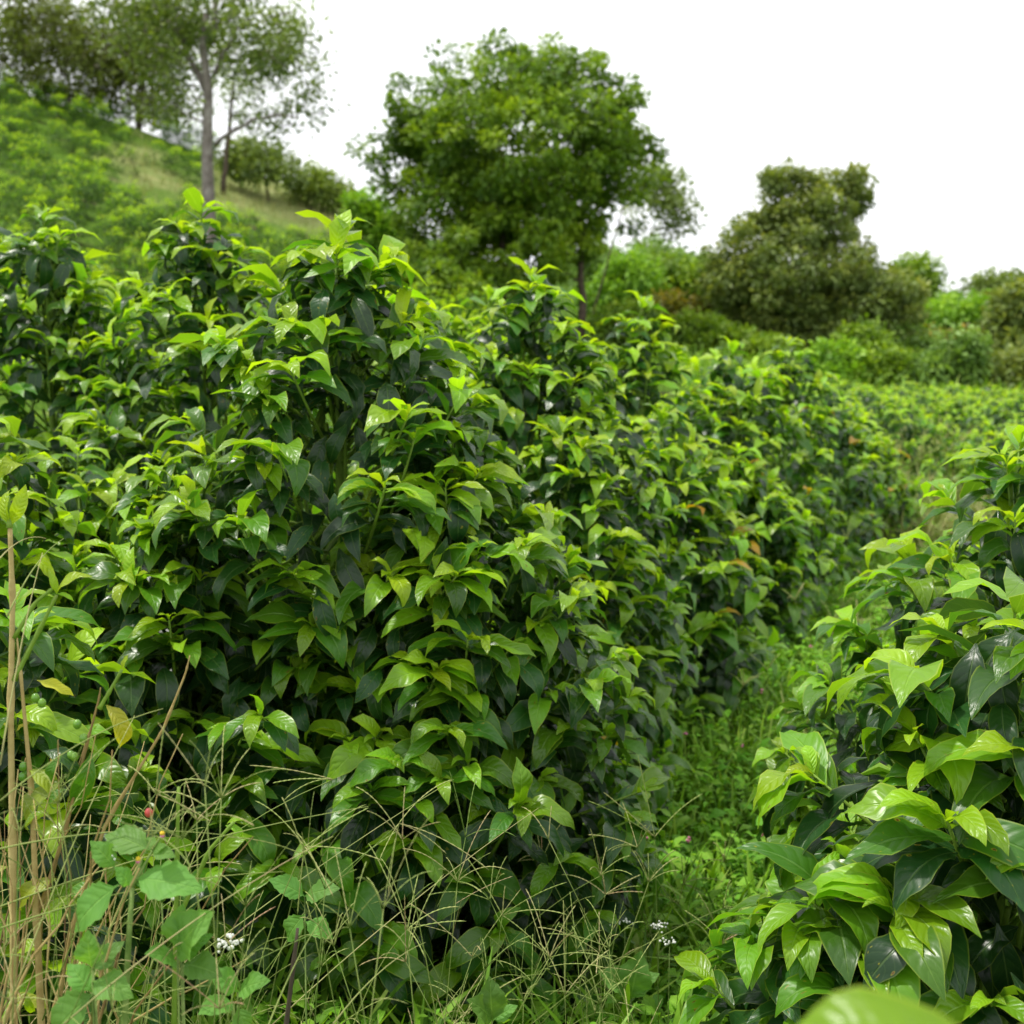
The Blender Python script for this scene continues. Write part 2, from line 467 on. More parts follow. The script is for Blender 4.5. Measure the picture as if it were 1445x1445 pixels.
class Leaves:
    """arrays describing leaves: base point, direction, up, length, age, random, shape"""
    def __init__(s): s.p = []; s.d = []; s.u = []; s.L = []; s.a = []; s.r = []; s.k = []; s.out = []
    def add(s, p, d, u, L, a, k=None, out=1.0):
        s.p.append(p); s.d.append(d); s.u.append(u); s.L.append(L); s.a.append(min(max(a, 0), 1))
        s.r.append(random.random()); s.k.append(random.randrange(8) if k is None else k); s.out.append(out)
    def arr(s):
        return (np.array(s.p), np.array(s.d), np.array(s.u), np.array(s.L), np.array(s.a), np.array(s.r), np.array(s.k), np.array(s.out))

def join_leaves(mb, P, D, U, L, A, R, K, lod, mi=0, tmpl=None):
    T = tmpl or LOD[lod]
    d, s, n = frames(D, U)
    for k in range(len(T)):
        m = np.where(K == k)[0]
        if not len(m): continue
        V, Fc, UVt = T[k]
        fr = np.stack([d[m], s[m], n[m]], 1)                       # (m,3,3)
        v = np.einsum('vj,mjk->mvk', V, fr) * L[m][:, None, None] + P[m][:, None]
        nv = len(V)
        f = (Fc[None] + (np.arange(len(m)) * nv)[:, None, None]).reshape(-1, Fc.shape[1])
        mb.add(v.reshape(-1, 3), f, np.tile(UVt, (len(m), 1)), np.repeat(A[m], nv), np.repeat(R[m], nv), mi)

_leaf_cache = {}
def leaf_mesh(k, aq, lod, mat):
    key = (k, aq, lod, mat.name)
    if key not in _leaf_cache:
        V, Fc, UVt = LOD[lod][k]
        mb = MB(); mb.add(V, Fc, UVt, aq / 8.0, 0.0)
        _leaf_cache[key] = mb.mesh('leaf', mat)
    return _leaf_cache[key]

def leaf_objects(root, P, D, U, L, A, K, lod, mat, name='leaf'):
    d, s, n = frames(D, U)
    for i in range(len(P)):
        M = Matrix(((d[i][0] * L[i], s[i][0] * L[i], n[i][0] * L[i], P[i][0]),
                    (d[i][1] * L[i], s[i][1] * L[i], n[i][1] * L[i], P[i][1]),
                    (d[i][2] * L[i], s[i][2] * L[i], n[i][2] * L[i], P[i][2]), (0, 0, 0, 1)))
        link_mesh(name, leaf_mesh(int(K[i]), int(round(A[i] * 8)), lod, mat), root, M)

# ------------------------------------------------------------------ coffee bushes
def prof(t):
    return np.interp(t, [0, .06, .2, .4, .55, .7, .82, .92, 1.0], [.62, .84, 1.0, .98, .88, .70, .51, .31, .07])

def shoot(lv, mb, root_p, tip, e, radial, n_nodes, scale, bright, rr, upright=False, hrel=1.0):
    """one leafy shoot: stem curve from root_p to tip and opposite leaf pairs along it"""
    ax = norm(radial * math.cos(e) + np.array([0, 0, math.sin(e)]))
    L = 0.34 * scale
    mid = tip - ax * L
    pts = np.array([root_p, root_p * 0.45 + mid * 0.55 - np.array([0, 0, 0.02]), mid, tip - ax * L * 0.45 + radial * 0.008, tip])
    tube(mb, pts, np.array([.006, .0055, .005, .0038, .0022]) * max(scale, .8), 4)
    side0 = norm(np.cross(ax, np.array([0, 0, 1.0]) + radial * 0.01))
    if not np.isfinite(side0).all() or np.linalg.norm(side0) < .5: side0 = np.array([1., 0, 0])
    a0 = random.uniform(-0.5, 0.5)
    s = 0.0
    for i in range(n_nodes):
        q = min(s / L, 1.0)
        p = tip - ax * s
        th = a0 + (i % 2) * (math.pi / 2 if upright or random.random() < 0.22 else 0.35) + random.uniform(-.25, .25)
        other = np.cross(side0, ax)
        axis = side0 * math.cos(th) + other * math.sin(th)
        for sg in (-1, 1):
            low = max(0.0, 1.0 - hrel * 1.7)
            if i == 0:
                ln = random.uniform(.03, .07); beta = random.uniform(.7, 1.2); drp = -.1
            elif i == 1:
                ln = random.uniform(.085, .135); beta = random.uniform(.3, .8); drp = .0
            else:
                ln = random.uniform(.118, .185); beta = random.uniform(.15, .65); drp = .55 * low + (0.05 + .2 * low) * (i - 1)
            if random.random() < .1: ln *= random.uniform(.55, .85)
            drp += random.uniform(-.12, .18)
            d = norm(axis * sg * math.cos(beta) + ax * math.sin(beta))
            if i > 0: d = norm(d * [1, 1, .5] + radial * random.uniform(.0, .55) + np.array([0, 0, .10 - drp]))
            u = norm(np.array([0, 0, 1.0]) + ax * 0.15 + RNG.normal(0, .2, 3) + radial * (.12 + low * .75))
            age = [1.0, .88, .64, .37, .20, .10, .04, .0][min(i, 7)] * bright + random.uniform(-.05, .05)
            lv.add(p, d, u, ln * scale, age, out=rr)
        s += [0.008, .016, .027, .035, .040, .044, .048, .05][min(i, 7)] * scale * random.uniform(.85, 1.15)

BUSHES = []
def coffee_bush(px, py, d, R, label, lod=0, shoots=90, inner=200, bright=1.0, scale=1.0, seed=1, bronze=0.0, lean=0.0,
                group='glossy coffee bushes of the front rows', nind=300, flat=1.0, ztop=None, leaders=3):
    random.seed(seed); global RNG
    RNG = np.random.default_rng(seed)
    T = at(px, py, d)
    gz = float(ground(T[0], T[1]))
    H = T[2] - gz
    base = np.array([T[0], T[1], gz])
    root = empty('coffee_bush', base, label=label, cat='coffee bush', group=group)
    lv = Leaves(); mb = MB()
    # trunk and leaders
    tube(mb, np.array([[0, 0, -.03], [.01, 0, H * .3], [-.01, .01, H * .65], [0, 0, H * .93]]), np.array([.022, .018, .012, .004]), 6)
    tips = [(0, 0, 1.0, True)]
    for i in range(leaders):
        a = random.uniform(0, 6.28); rr = R * random.uniform(.12, .36)
        tips.append((math.cos(a) * rr, math.sin(a) * rr, 1 - random.uniform(.07, .17) - 0.3 * rr / R, True))
    for x, y, h, _ in tips:
        tip = np.array([x, y, H * h]); rad = norm(np.array([x, y, 0.0]) + np.array([1e-4, 0, 0]))
        shoot(lv, mb, np.array([x * .5, y * .5, max(H * h - .5, .1)]), tip, 1.45, rad, 9, scale, bright, 1.0, True)
    hs = np.linspace(0.03, 0.97, 200); wts = prof(hs) + .24; cdf = np.cumsum(wts) / wts.sum()
    tocam = norm(np.array([-base[0], -base[1], 0.0]))
    for i in range(shoots):
        h = float(np.interp((i + .5) / shoots, cdf, hs)) + random.uniform(-.03, .03)
        h = min(max(h, .03), .97)
        a = i * 2.39996 + random.uniform(-.35, .35)
        rad = np.array([math.cos(a), math.sin(a), 0.0])
        if rad @ tocam < -0.35 and random.random() < 0.55: continue
        rr = R * float(prof(h)) * random.uniform(.80, 1.12)
        tip = rad * rr + np.array([lean * h, 0, H * h])
        e = random.uniform(.4, .9) + .7 * max(0, h - .55) - .4 * max(0, .35 - h)
        b = bright * (0.48 + 0.84 * h) * random.uniform(.8, 1.15)  # lower shoots darkened: light exposure by height put into leaf colour
        root_p = np.array([rad[0] * .05, rad[1] * .05, max(H * h - rr * .55, 0.05)])
        shoot(lv, mb, root_p, tip, e, rad, random.choice([5, 6, 6, 7, 8]), scale, b, random.uniform(.6, 1.0), hrel=h)
    for i in range(inner):
        h = float(np.interp(random.random(), cdf, hs)); a = random.uniform(0, 6.283)
        rad = np.array([math.cos(a), math.sin(a), 0.0])
        rr = R * float(prof(h)) * random.uniform(.45, .9)
        p = rad * rr + np.array([0, 0, H * h])
        dd = norm(rad * random.uniform(.2, .9) + RNG.normal(0, .35, 3) + np.array([0, 0, -random.uniform(.3, 1.3)]))
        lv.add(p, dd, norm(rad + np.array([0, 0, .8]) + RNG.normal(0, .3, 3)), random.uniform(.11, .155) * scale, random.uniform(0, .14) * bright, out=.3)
    P, D, U, L, A, Rn, K, O = lv.arr()
    keep = P[:, 2] > 0.03
    P, D, U, L, A, Rn, K, O = [q[keep] for q in (P, D, U, L, A, Rn, K, O)]
    # the 300 that show largest: near the camera side, in the frame, on the outside
    Wp = P + base + D * L[:, None] * .5
    qx, qy, qd = proj(Wp)
    rel = P[:, :2]; rn = np.linalg.norm(rel, axis=1) / (R * prof(np.clip(P[:, 2] / H, 0, 1)) + .02)
    facing = rel @ tocam[:2] / (R + 1e-6)
    vis = (qx > -60) & (qx < 1505) & (qy > -60) & (qy < 1505)
    score = L / np.maximum(qd, .3) * (0.5 + np.clip(rn, 0, 1.2)) * (1 + 0.8 * facing) * vis
    order = np.argsort(-score)
    m = np.zeros(len(P), bool); m[order[:nind]] = True
    m &= vis
    br = np.array([random.random() < bronze and a > .6 for a in A])
    mm = m & ~br
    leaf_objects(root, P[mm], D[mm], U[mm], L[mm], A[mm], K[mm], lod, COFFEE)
    mm = m & br
    if mm.any(): leaf_objects(root, P[mm], D[mm], U[mm], L[mm], A[mm], K[mm], lod, BRONZE)
    r = ~m
    if r.any():
        fb = MB(); join_leaves(fb, P[r], D[r], U[r], L[r], A[r], Rn[r], K[r], max(lod, 1) if lod < 2 else 2)
        fo = fb.build('foliage', COFFEE, root); fo['kind'] = 'stuff'
    mb.build('branches', SHOOT, root)
    BUSHES.append((base, R, H))
    return root

B = coffee_bush
# the near hedge, from the front bush towards the end of the path
B(478, 322, 3.05, .58, 'tallest glossy coffee bush in the centre foreground, its pointed leader above the others', 0, 215, 600, scale=1.00, seed=11, leaders=4)
B(640, 610, 2.95, .44, 'lower coffee bush pressed against the right flank of the tallest front bush', 0, 130, 360, scale=0.98, seed=12, leaders=4, bright=.95)
B(250, 690, 3.0, .48, 'dark leaved coffee bush at the left foot of the tallest front bush', 0, 115, 340, scale=1.02, seed=13, leaders=4, bright=.85)
B(752, 388, 4.4, .52, 'coffee bush with a tall leader standing just in front of the round crowned tree', 0, 160, 380, scale=1.02, seed=14)
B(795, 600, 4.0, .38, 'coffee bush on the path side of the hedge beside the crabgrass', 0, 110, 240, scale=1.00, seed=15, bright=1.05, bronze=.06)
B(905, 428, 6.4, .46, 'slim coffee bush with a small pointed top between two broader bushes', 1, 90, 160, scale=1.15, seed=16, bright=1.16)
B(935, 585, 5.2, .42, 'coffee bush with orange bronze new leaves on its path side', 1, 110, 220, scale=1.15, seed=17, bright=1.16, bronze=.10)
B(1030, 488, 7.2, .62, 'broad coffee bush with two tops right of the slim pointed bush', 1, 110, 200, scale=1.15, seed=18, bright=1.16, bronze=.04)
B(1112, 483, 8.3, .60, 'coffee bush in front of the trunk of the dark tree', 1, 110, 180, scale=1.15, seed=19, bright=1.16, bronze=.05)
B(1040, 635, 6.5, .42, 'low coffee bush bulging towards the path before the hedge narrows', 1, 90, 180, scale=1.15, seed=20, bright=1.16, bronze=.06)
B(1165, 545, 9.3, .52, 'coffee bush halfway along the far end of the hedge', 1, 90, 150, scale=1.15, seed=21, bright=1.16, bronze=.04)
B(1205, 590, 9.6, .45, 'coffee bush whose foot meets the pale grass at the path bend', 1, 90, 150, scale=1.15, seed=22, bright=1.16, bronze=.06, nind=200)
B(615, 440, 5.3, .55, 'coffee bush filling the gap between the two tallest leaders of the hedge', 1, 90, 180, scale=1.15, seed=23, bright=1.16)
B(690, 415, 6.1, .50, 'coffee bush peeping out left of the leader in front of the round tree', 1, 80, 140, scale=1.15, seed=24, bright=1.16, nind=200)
# left rows
B(285, 292, 4.2, .52, 'tall coffee bush directly below the grey trunk of the tall tree', 0, 160, 380, scale=1.02, seed=31)
B(62, 302, 4.6, .52, 'tall coffee bush at the far left of the second row', 0, 150, 340, scale=1.02, seed=32)
B(165, 425, 5.0, .42, 'coffee bush lodged between the two tall bushes on the left', 1, 90, 180, scale=1.00, seed=33)
B(385, 470, 4.5, .36, 'narrow coffee bush just left of the tallest front bush and behind it', 1, 80, 150, scale=1.00, seed=34)
B(110, 640, 3.5, .42, 'coffee bush half hidden behind the weeds on the left', 0, 90, 200, scale=1.02, seed=35, bright=.95)
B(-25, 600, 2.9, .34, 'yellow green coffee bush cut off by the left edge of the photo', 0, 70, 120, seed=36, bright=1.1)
B(20, 850, 2.3, .26, 'small coffee bush behind the withered shrub in the left corner', 0, 40, 70, seed=37, bright=.95)
# right foreground
B(1435, 845, 1.98, .43, 'nearest coffee bush with large glossy leaves in the right foreground', 0, 105, 240, scale=1.12, seed=41, bright=.86, leaders=4)
B(1440, 622, 2.85, .52, 'coffee bush behind the nearest one, arching over the path from the right edge', 0, 110, 220, scale=1.05, seed=42, bright=.92)
B(1190, 1240, 1.95, .18, 'low leafy side of coffee growth reaching over the path beside the nearest bush', 0, 18, 24, scale=1.12, seed=43, bright=.85, leaders=1)
# far rows right
far = [(1250, 562, 12.5, 'low coffee bush at the near end of the far rows beside the hedge'),
       (1310, 555, 17, 'coffee bush in the far rows right above the path bend'),
       (1365, 560, 16.5, 'coffee bush in the far rows between the path bend and the right edge'),
       (1420, 562, 15, 'coffee bush in the far rows in front of the dark rounded tree'),
       (1440, 605, 11, 'coffee bush just above the arching leaves of the right foreground bush'),
       (1455, 580, 12, 'far row coffee bush cut by the right edge of the photo'),
       (1225, 545, 16, 'far coffee bush touching the skyline of the hedge'),
       (1285, 540, 18, 'far coffee bush below the pale shrub at the foot of the dark tree'),
       (1345, 543, 19, 'far coffee bush at the back of the rows, left of the dark rounded tree'),
       (1400, 545, 18, 'far coffee bush at the back of the rows, directly under the dark rounded tree'),
       (1455, 548, 19, 'backmost far coffee bush at the right edge'),
       (1190, 538, 18, 'far coffee bush at the back, right of the trunk of the dark tree')]
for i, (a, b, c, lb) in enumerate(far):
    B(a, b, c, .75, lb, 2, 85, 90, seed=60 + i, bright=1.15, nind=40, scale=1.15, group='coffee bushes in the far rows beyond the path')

# ------------------------------------------------------------------ young bushes on the hillside
def hill_bush_mesh(seed, R=0.5, H=1.0):
    random.seed(seed); rng = np.random.default_rng(seed)
    n = 430
    h = rng.random(n) ** .8
    a = rng.random(n) * 6.283
    pr = np.interp(h, [0, .3, .7, 1], [.75, 1, .66, .10]) * R * rng.uniform(.65, 1.08, n)
    rad = np.stack([np.cos(a), np.sin(a), np.zeros(n)], 1)
    P = rad * pr[:, None]; P[:, 2] = h * H
    # gather into leafy tufts
    c = P[rng.integers(0, n, 45)]
    j = rng.integers(0, 45, n)
    P = c[j] * .55 + P * .45 * 0 + c[j] * .45 + rng.normal(0, .07, (n, 3))
    up = np.array([0, 0, 1.0])
    D = norm((P - c[j]) * 6 + norm(P * [1, 1, .0]) * .7 + rng.normal(0, .3, (n, 3)) + up * rng.uniform(-.5, .5, n)[:, None])
    U = norm(up + rng.normal(0, .35, (n, 3)))
    L = rng.uniform(.10, .17, n)
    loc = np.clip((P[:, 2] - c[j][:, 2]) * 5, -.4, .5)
    A = np.clip(.0 + loc * .7 + .85 * np.clip(P[:, 2] / H, 0, 1.05) ** 2.2 + rng.normal(0, .12, n), 0, 1)  # tops lightened, bases darkened: light and shade painted into the leaf colour
    P[:, 2] = np.maximum(P[:, 2], .03)
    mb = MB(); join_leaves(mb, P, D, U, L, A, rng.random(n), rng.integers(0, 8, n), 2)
    return mb
def hill():
    rng = np.random.default_rng(5)
    hb = [hill_bush_mesh(s, .44 + .05 * (s % 3), .85 + .10 * (s % 4)) for s in range(6)]
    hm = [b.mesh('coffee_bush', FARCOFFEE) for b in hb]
    spots = []
    for r in range(35):
        y = 9.5 + r * 1.6
        for c in range(66):
            x = -37 + c * 1.05 + (r % 2) * .5
            X = x + rng.normal(0, .2) ; Y = y + rng.normal(0, .22) - 0.12 * x
            if Y < 8.5 or Y > 64: continue
            Z = float(ground(X, Y))
            px, py, d = proj(np.array([X, Y, Z + .5]))
            if px < -60 or px > 700 or py > 520 or py < 60: continue
            if px > 560 and Y > 26: continue
            if dryness(np.array([X]), np.array([Y]))[0] > .35 or dry_band(*proj(np.array([X, Y, Z + .9]))) > .6: continue
            if rng.random() < .12: continue
            spots.append((d, X, Y, Z))
    spots.sort()
    print('hill bushes', len(spots))
    for i, (d, X, Y, Z) in enumerate(spots[:285]):
        k = int(rng.integers(0, 6)); s = float(rng.uniform(.75, 1.2))
        o = link_mesh('hillside_bush', hm[k]); o.location = (X, Y, Z); o.rotation_euler = (0, 0, float(rng.uniform(0, 6.28)))
        o.scale = (s, s, s * float(rng.uniform(.85, 1.15)))
        tag(o, 'small bushy coffee plant on the rising hillside behind the front rows', 'coffee bush', 'young coffee plants on the hillside')
    rest = spots[285:]
    if rest:
        mb = MB()
        src = [(np.concatenate(b.v), np.concatenate(b.f), np.concatenate(b.uv), np.concatenate(b.age), np.concatenate(b.rnd)) for b in hb]
        for d, X, Y, Z in rest:
            v, f, uv, ag, rn = src[int(rng.integers(0, 6))]
            # keep every other leaf this far away, a third larger
            a = float(rng.uniform(0, 6.28)); s = float(rng.uniform(.75, 1.2)); ca, sa = math.cos(a) * s, math.sin(a) * s
            nf = (len(f) // 2)
            w = v @ np.array([[ca, sa, 0], [-sa, ca, 0], [0, 0, s]], np.float32)
            w = w + np.array([X, Y, Z], np.float32)
            mb.add(w, f, uv, ag, (rn + rng.random()) % 1)
        o = mb.build('far_hillside_bushes', FARCOFFEE)
        tag(o, 'distant small coffee plants covering the upper part of the left hillside', 'coffee bushes', kind='stuff')
hill()

# ------------------------------------------------------------------ trees
def crown_material(name, dark, mid, light, rough=0.5):
    k = N(name)
    age = k.n('ShaderNodeAttribute', attribute_name='age').outputs['Fac']
    r = k.n('ShaderNodeAttribute', attribute_name='rnd').outputs['Fac']
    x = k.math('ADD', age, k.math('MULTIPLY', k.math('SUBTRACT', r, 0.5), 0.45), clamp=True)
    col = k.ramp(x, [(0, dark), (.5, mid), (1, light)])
    b = k.n('ShaderNodeBsdfPrincipled'); k.l(col, b.inputs['Base Color'])
    b.inputs['Roughness'].default_value = rough; b.inputs['Specular IOR Level'].default_value = .4
    t = k.n('ShaderNodeBsdfTranslucent'); k.l(k.mix(1.0, col, (1.4, 1.35, .45, 1), 'MULTIPLY'), t.inputs[0])
    ms = k.n('ShaderNodeMixShader'); ms.inputs[0].default_value = .3
    k.l(b.outputs[0], ms.inputs[1]); k.l(t.outputs[0], ms.inputs[2]); k.l(ms.outputs[0], k.out.inputs[0])
    return k.m
CM = {
 'green': crown_material('crown_green', (.065, .14, .014), (.16, .28, .018), (.32, .45, .025)),
 'olive': crown_material('crown_olive', (.09, .14, .035), (.18, .25, .055), (.33, .37, .07)),
 'thin': crown_material('crown_thin', (.09, .14, .04), (.18, .26, .05), (.32, .42, .07)),
 'brown': crown_material('crown_brown', (.10, .10, .035), (.15, .20, .035), (.26, .34, .045)),
 'lime': crown_material('crown_lime', (.08, .19, .015), (.20, .39, .025), (.34, .54, .04)),
 'pale': crown_material('crown_pale', (.09, .18, .035), (.18, .31, .06), (.28, .43, .09)),
 'red': crown_material('crown_reddish', (.11, .12, .02), (.18, .20, .025), (.38, .26, .03)),
}
TL = [(np.array([[0, 0, 0], [.5, .27, .06], [1, 0, -.08], [.5, -.27, .06]], np.float32), np.array([[0, 3, 2], [0, 2, 1]]), np.array([[0, 0], [1, .5], [0, 1], [-1, .5]], np.float32))]

def tree(name, label, cat, bx, by, d, lobes, mat, bark, clumps=120, per=120, leaf=.15, csize=.35, trunk_r=.14, fork=.5,
         extra_trunks=(), seed=1, shell=.55, group=None, limbs=(), base_z=None, yaw_depth=1.0, twig=0.02, levels=None):
    rng = np.random.default_rng(seed)
    b = at(bx, by, d); b[2] = float(ground(b[0], b[1]))
    root = empty(name, b, label=label, cat=cat, group=group)
    C = []; wt = []
    lob = []
    for (lx, ly, rx, ry, *q) in lobes:
        c = at(lx, ly, d + (q[1] if len(q) > 1 else 0)) - b
        k = d / F
        lob.append((c, np.array([rx * k, rx * k * yaw_depth, ry * k]), q[0] if q else 1.0))
        wt.append(rx * ry * (q[0] if q else 1.0))
    wt = np.array(wt) / sum(wt)
    for i in range(clumps):
        c, r, w = lob[rng.choice(len(lob), p=wt)]
        v = norm(rng.normal(0, 1, 3)); rad = rng.uniform(shell, 1.0) ** .7
        C.append(c + v * r * rad)
    C = np.array(C); C[:, 2] = np.maximum(C[:, 2], .25)
    # skeleton: join every clump to the nearest point of what has grown so far
    top = C[:, 2].max()
    wm = MB()
    cen = C.mean(0)
    nodes = []; rads = []
    def grow(pts, r0, r1, sides=6):
        rr = np.linspace(r0, r1, len(pts)); tube(wm, pts, rr, sides)
        for p, r in zip(pts, rr): nodes.append(np.array(p)); rads.append(r)
    stems = [(np.zeros(3), np.array([cen[0] * .5, cen[1] * .5, cen[2] * 1.05]), trunk_r)]
    for (tx, ty, r, hx, hy) in extra_trunks:
        q = at(tx, ty, d) - b; q[2] = float(ground(*(q + b)[:2])) - b[2]
        stems.append((q, at(hx, hy, d) - b, r))
    for p, q, r in stems:
        p = p.copy(); p[2] -= .15
        grow(curve(p, q, 0, 9, r * .25, rng), r, r * .35, 8)
    for (x0, y0, x1, y1, r) in limbs:
        p = at(x0, y0, d) - b; q = at(x1, y1, d + rng.uniform(-1, 1)) - b
        grow(curve(p, q, .25, 9, r * .5, rng), r, r * .3, 6)
    order = np.argsort(np.linalg.norm(C - nodes[len(nodes) // 3], axis=1))
    for i in order:
        nd = np.array(nodes); dist = np.linalg.norm(nd - C[i], axis=1) + np.clip(nd[:, 2] - C[i][2], 0, 9) * .6
        dist[nd[:, 2] < top * .12] += 2
        j = int(dist.argmin()); L = np.linalg.norm(nd[j] - C[i])
        r0 = min(rads[j] * .6, .02 + .03 * L); r0 = max(r0, twig * .6)
        pts = curve(nodes[j], C[i], .08 * L, 5, .05 * L, rng)
        grow(pts, r0, twig * .5, 4)
    wm.build('trunk', bark, root)
    n = clumps * per
    j = rng.integers(0, clumps, n)
    cs = csize * rng.uniform(.6, 1.35, clumps)
    off = rng.normal(0, 1, (n, 3)); off *= np.minimum(1, 1.75 / np.maximum(np.linalg.norm(off, axis=1, keepdims=True), .01))
    off = off * (cs[j] * .62)[:, None] * np.array([1, 1, .7])
    P = C[j] + off
    P[:, 2] = np.maximum(P[:, 2], .1)
    D = norm(norm(off) + rng.normal(0, .6, (n, 3)) + np.array([0, 0, -.25]))
    U = norm(np.array([0, 0, 1.0]) + rng.normal(0, .6, (n, 3)))
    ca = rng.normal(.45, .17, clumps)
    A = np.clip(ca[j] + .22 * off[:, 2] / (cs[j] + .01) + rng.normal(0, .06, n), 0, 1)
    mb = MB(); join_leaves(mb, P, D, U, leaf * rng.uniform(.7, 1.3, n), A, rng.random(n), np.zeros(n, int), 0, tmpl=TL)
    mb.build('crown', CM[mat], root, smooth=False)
    return root

tree('round_tree', 'large round crowned green tree with two thin dark trunks in the middle distance', 'tree', 703, 430, 30,
     [(730, 215, 165, 128, 1.7), (640, 280, 105, 90), (850, 240, 80, 95), (700, 355, 150, 55, 1.1), (590, 190, 50, 65, .6), (722, 62, 35, 28, .7), (820, 100, 50, 40, .8), (640, 95, 38, 35, .7), (545, 130, 28, 28, .4), (532, 225, 26, 34, .5), (905, 205, 30, 38, .5), (870, 140, 32, 32, .5), (760, 95, 40, 40, .6), (585, 120, 25, 30, .4),
      (560, 235, 40, 50, .5), (790, 325, 65, 50, .9), (625, 385, 80, 35, 1.0), (735, 395, 70, 25, .8)], 'green', BARKDARK, clumps=600, per=92, leaf=.165, csize=.29,
     trunk_r=.13, extra_trunks=[(818, 455, .13, 822, 300)], seed=3, shell=.45)
tree('sparse_tree', 'thin open crown spreading right from behind the round tree', 'tree', 828, 440, 34,
     [(940, 265, 32, 40), (955, 310, 26, 30, .7), (915, 310, 26, 25, .4)], 'thin', BARKDARK, clumps=48, per=44, leaf=.15, csize=.4, trunk_r=.04, seed=33, shell=.2)
tree('dark_tree', 'dense dark olive tree with a raised crown lobe, right of the round tree', 'tree', 1152, 530, 33,
     [(1120, 390, 120, 95), (1200, 440, 105, 90), (1050, 400, 60, 80, .8), (1265, 440, 45, 65, .7), (1105, 258, 38, 16, 1.3), (1150, 252, 30, 14, 1.0), (1195, 258, 30, 16, 1.3), (1208, 288, 18, 20, .9), (1130, 300, 75, 30, 1.0), (1020, 450, 40, 50, .6),
      (1130, 320, 65, 40, .9), (1150, 490, 110, 35, .5)], 'olive', BARKDARK, clumps=500, per=95, leaf=.16, csize=.28, trunk_r=.17, seed=4, shell=.3)
tree('tall_tree', 'tall thin leaved tree with a pale grey forked trunk on the left hillside', 'tree', 293, 300, 28,
     [(300, 30, 150, 75), (390, 80, 80, 65, .9), (435, 155, 40, 35, .5), (375, 175, 65, 25, .4), (230, 110, 70, 50, .7), (200, 20, 90, 60, .8), (330, -40, 150, 50, .5), (250, 160, 50, 20, .4)], 'thin', BARKGREY,
     clumps=400, per=23, leaf=.14, csize=.34, trunk_r=.19, seed=5, shell=.1, limbs=[(294, 135, 215, 5, .09), (298, 60, 330, -60, .08), (300, 110, 350, 30, .06), (303, 205, 420, 165, .05)])
tree('hill_tree', 'spreading dark leaved tree with a thin pale trunk at the top left corner', 'tree', 99, 170, 58,
     [(50, 30, 110, 60), (120, 85, 90, 45), (20, 75, 70, 35, .7), (190, 40, 60, 50, .6), (80, 130, 80, 18, .5)], 'brown', BARKGREY, clumps=340, per=38, leaf=.25, csize=.62, trunk_r=.12, seed=6, shell=.1)
tree('hill_tree', 'brownish sparse tree behind the tall grey trunk with a thick short stem', 'tree', 194, 195, 60,
     [(190, 90, 75, 60), (230, 145, 60, 30, .7), (150, 150, 60, 22, .6), (270, 60, 70, 50, .6)], 'brown', BARKDARK, clumps=230, per=28, leaf=.25, csize=.66, trunk_r=.16, seed=7, shell=.1)
tree('hill_tree', 'slender tree on the ridge just right of the tall grey trunk', 'tree', 314, 238, 50,
     [(340, 120, 70, 55), (390, 70, 60, 50, .7), (380, 180, 45, 20, .5)], 'thin', BARKDARK, clumps=100, per=16, leaf=.18, csize=.5, trunk_r=.12, seed=8, shell=.1)
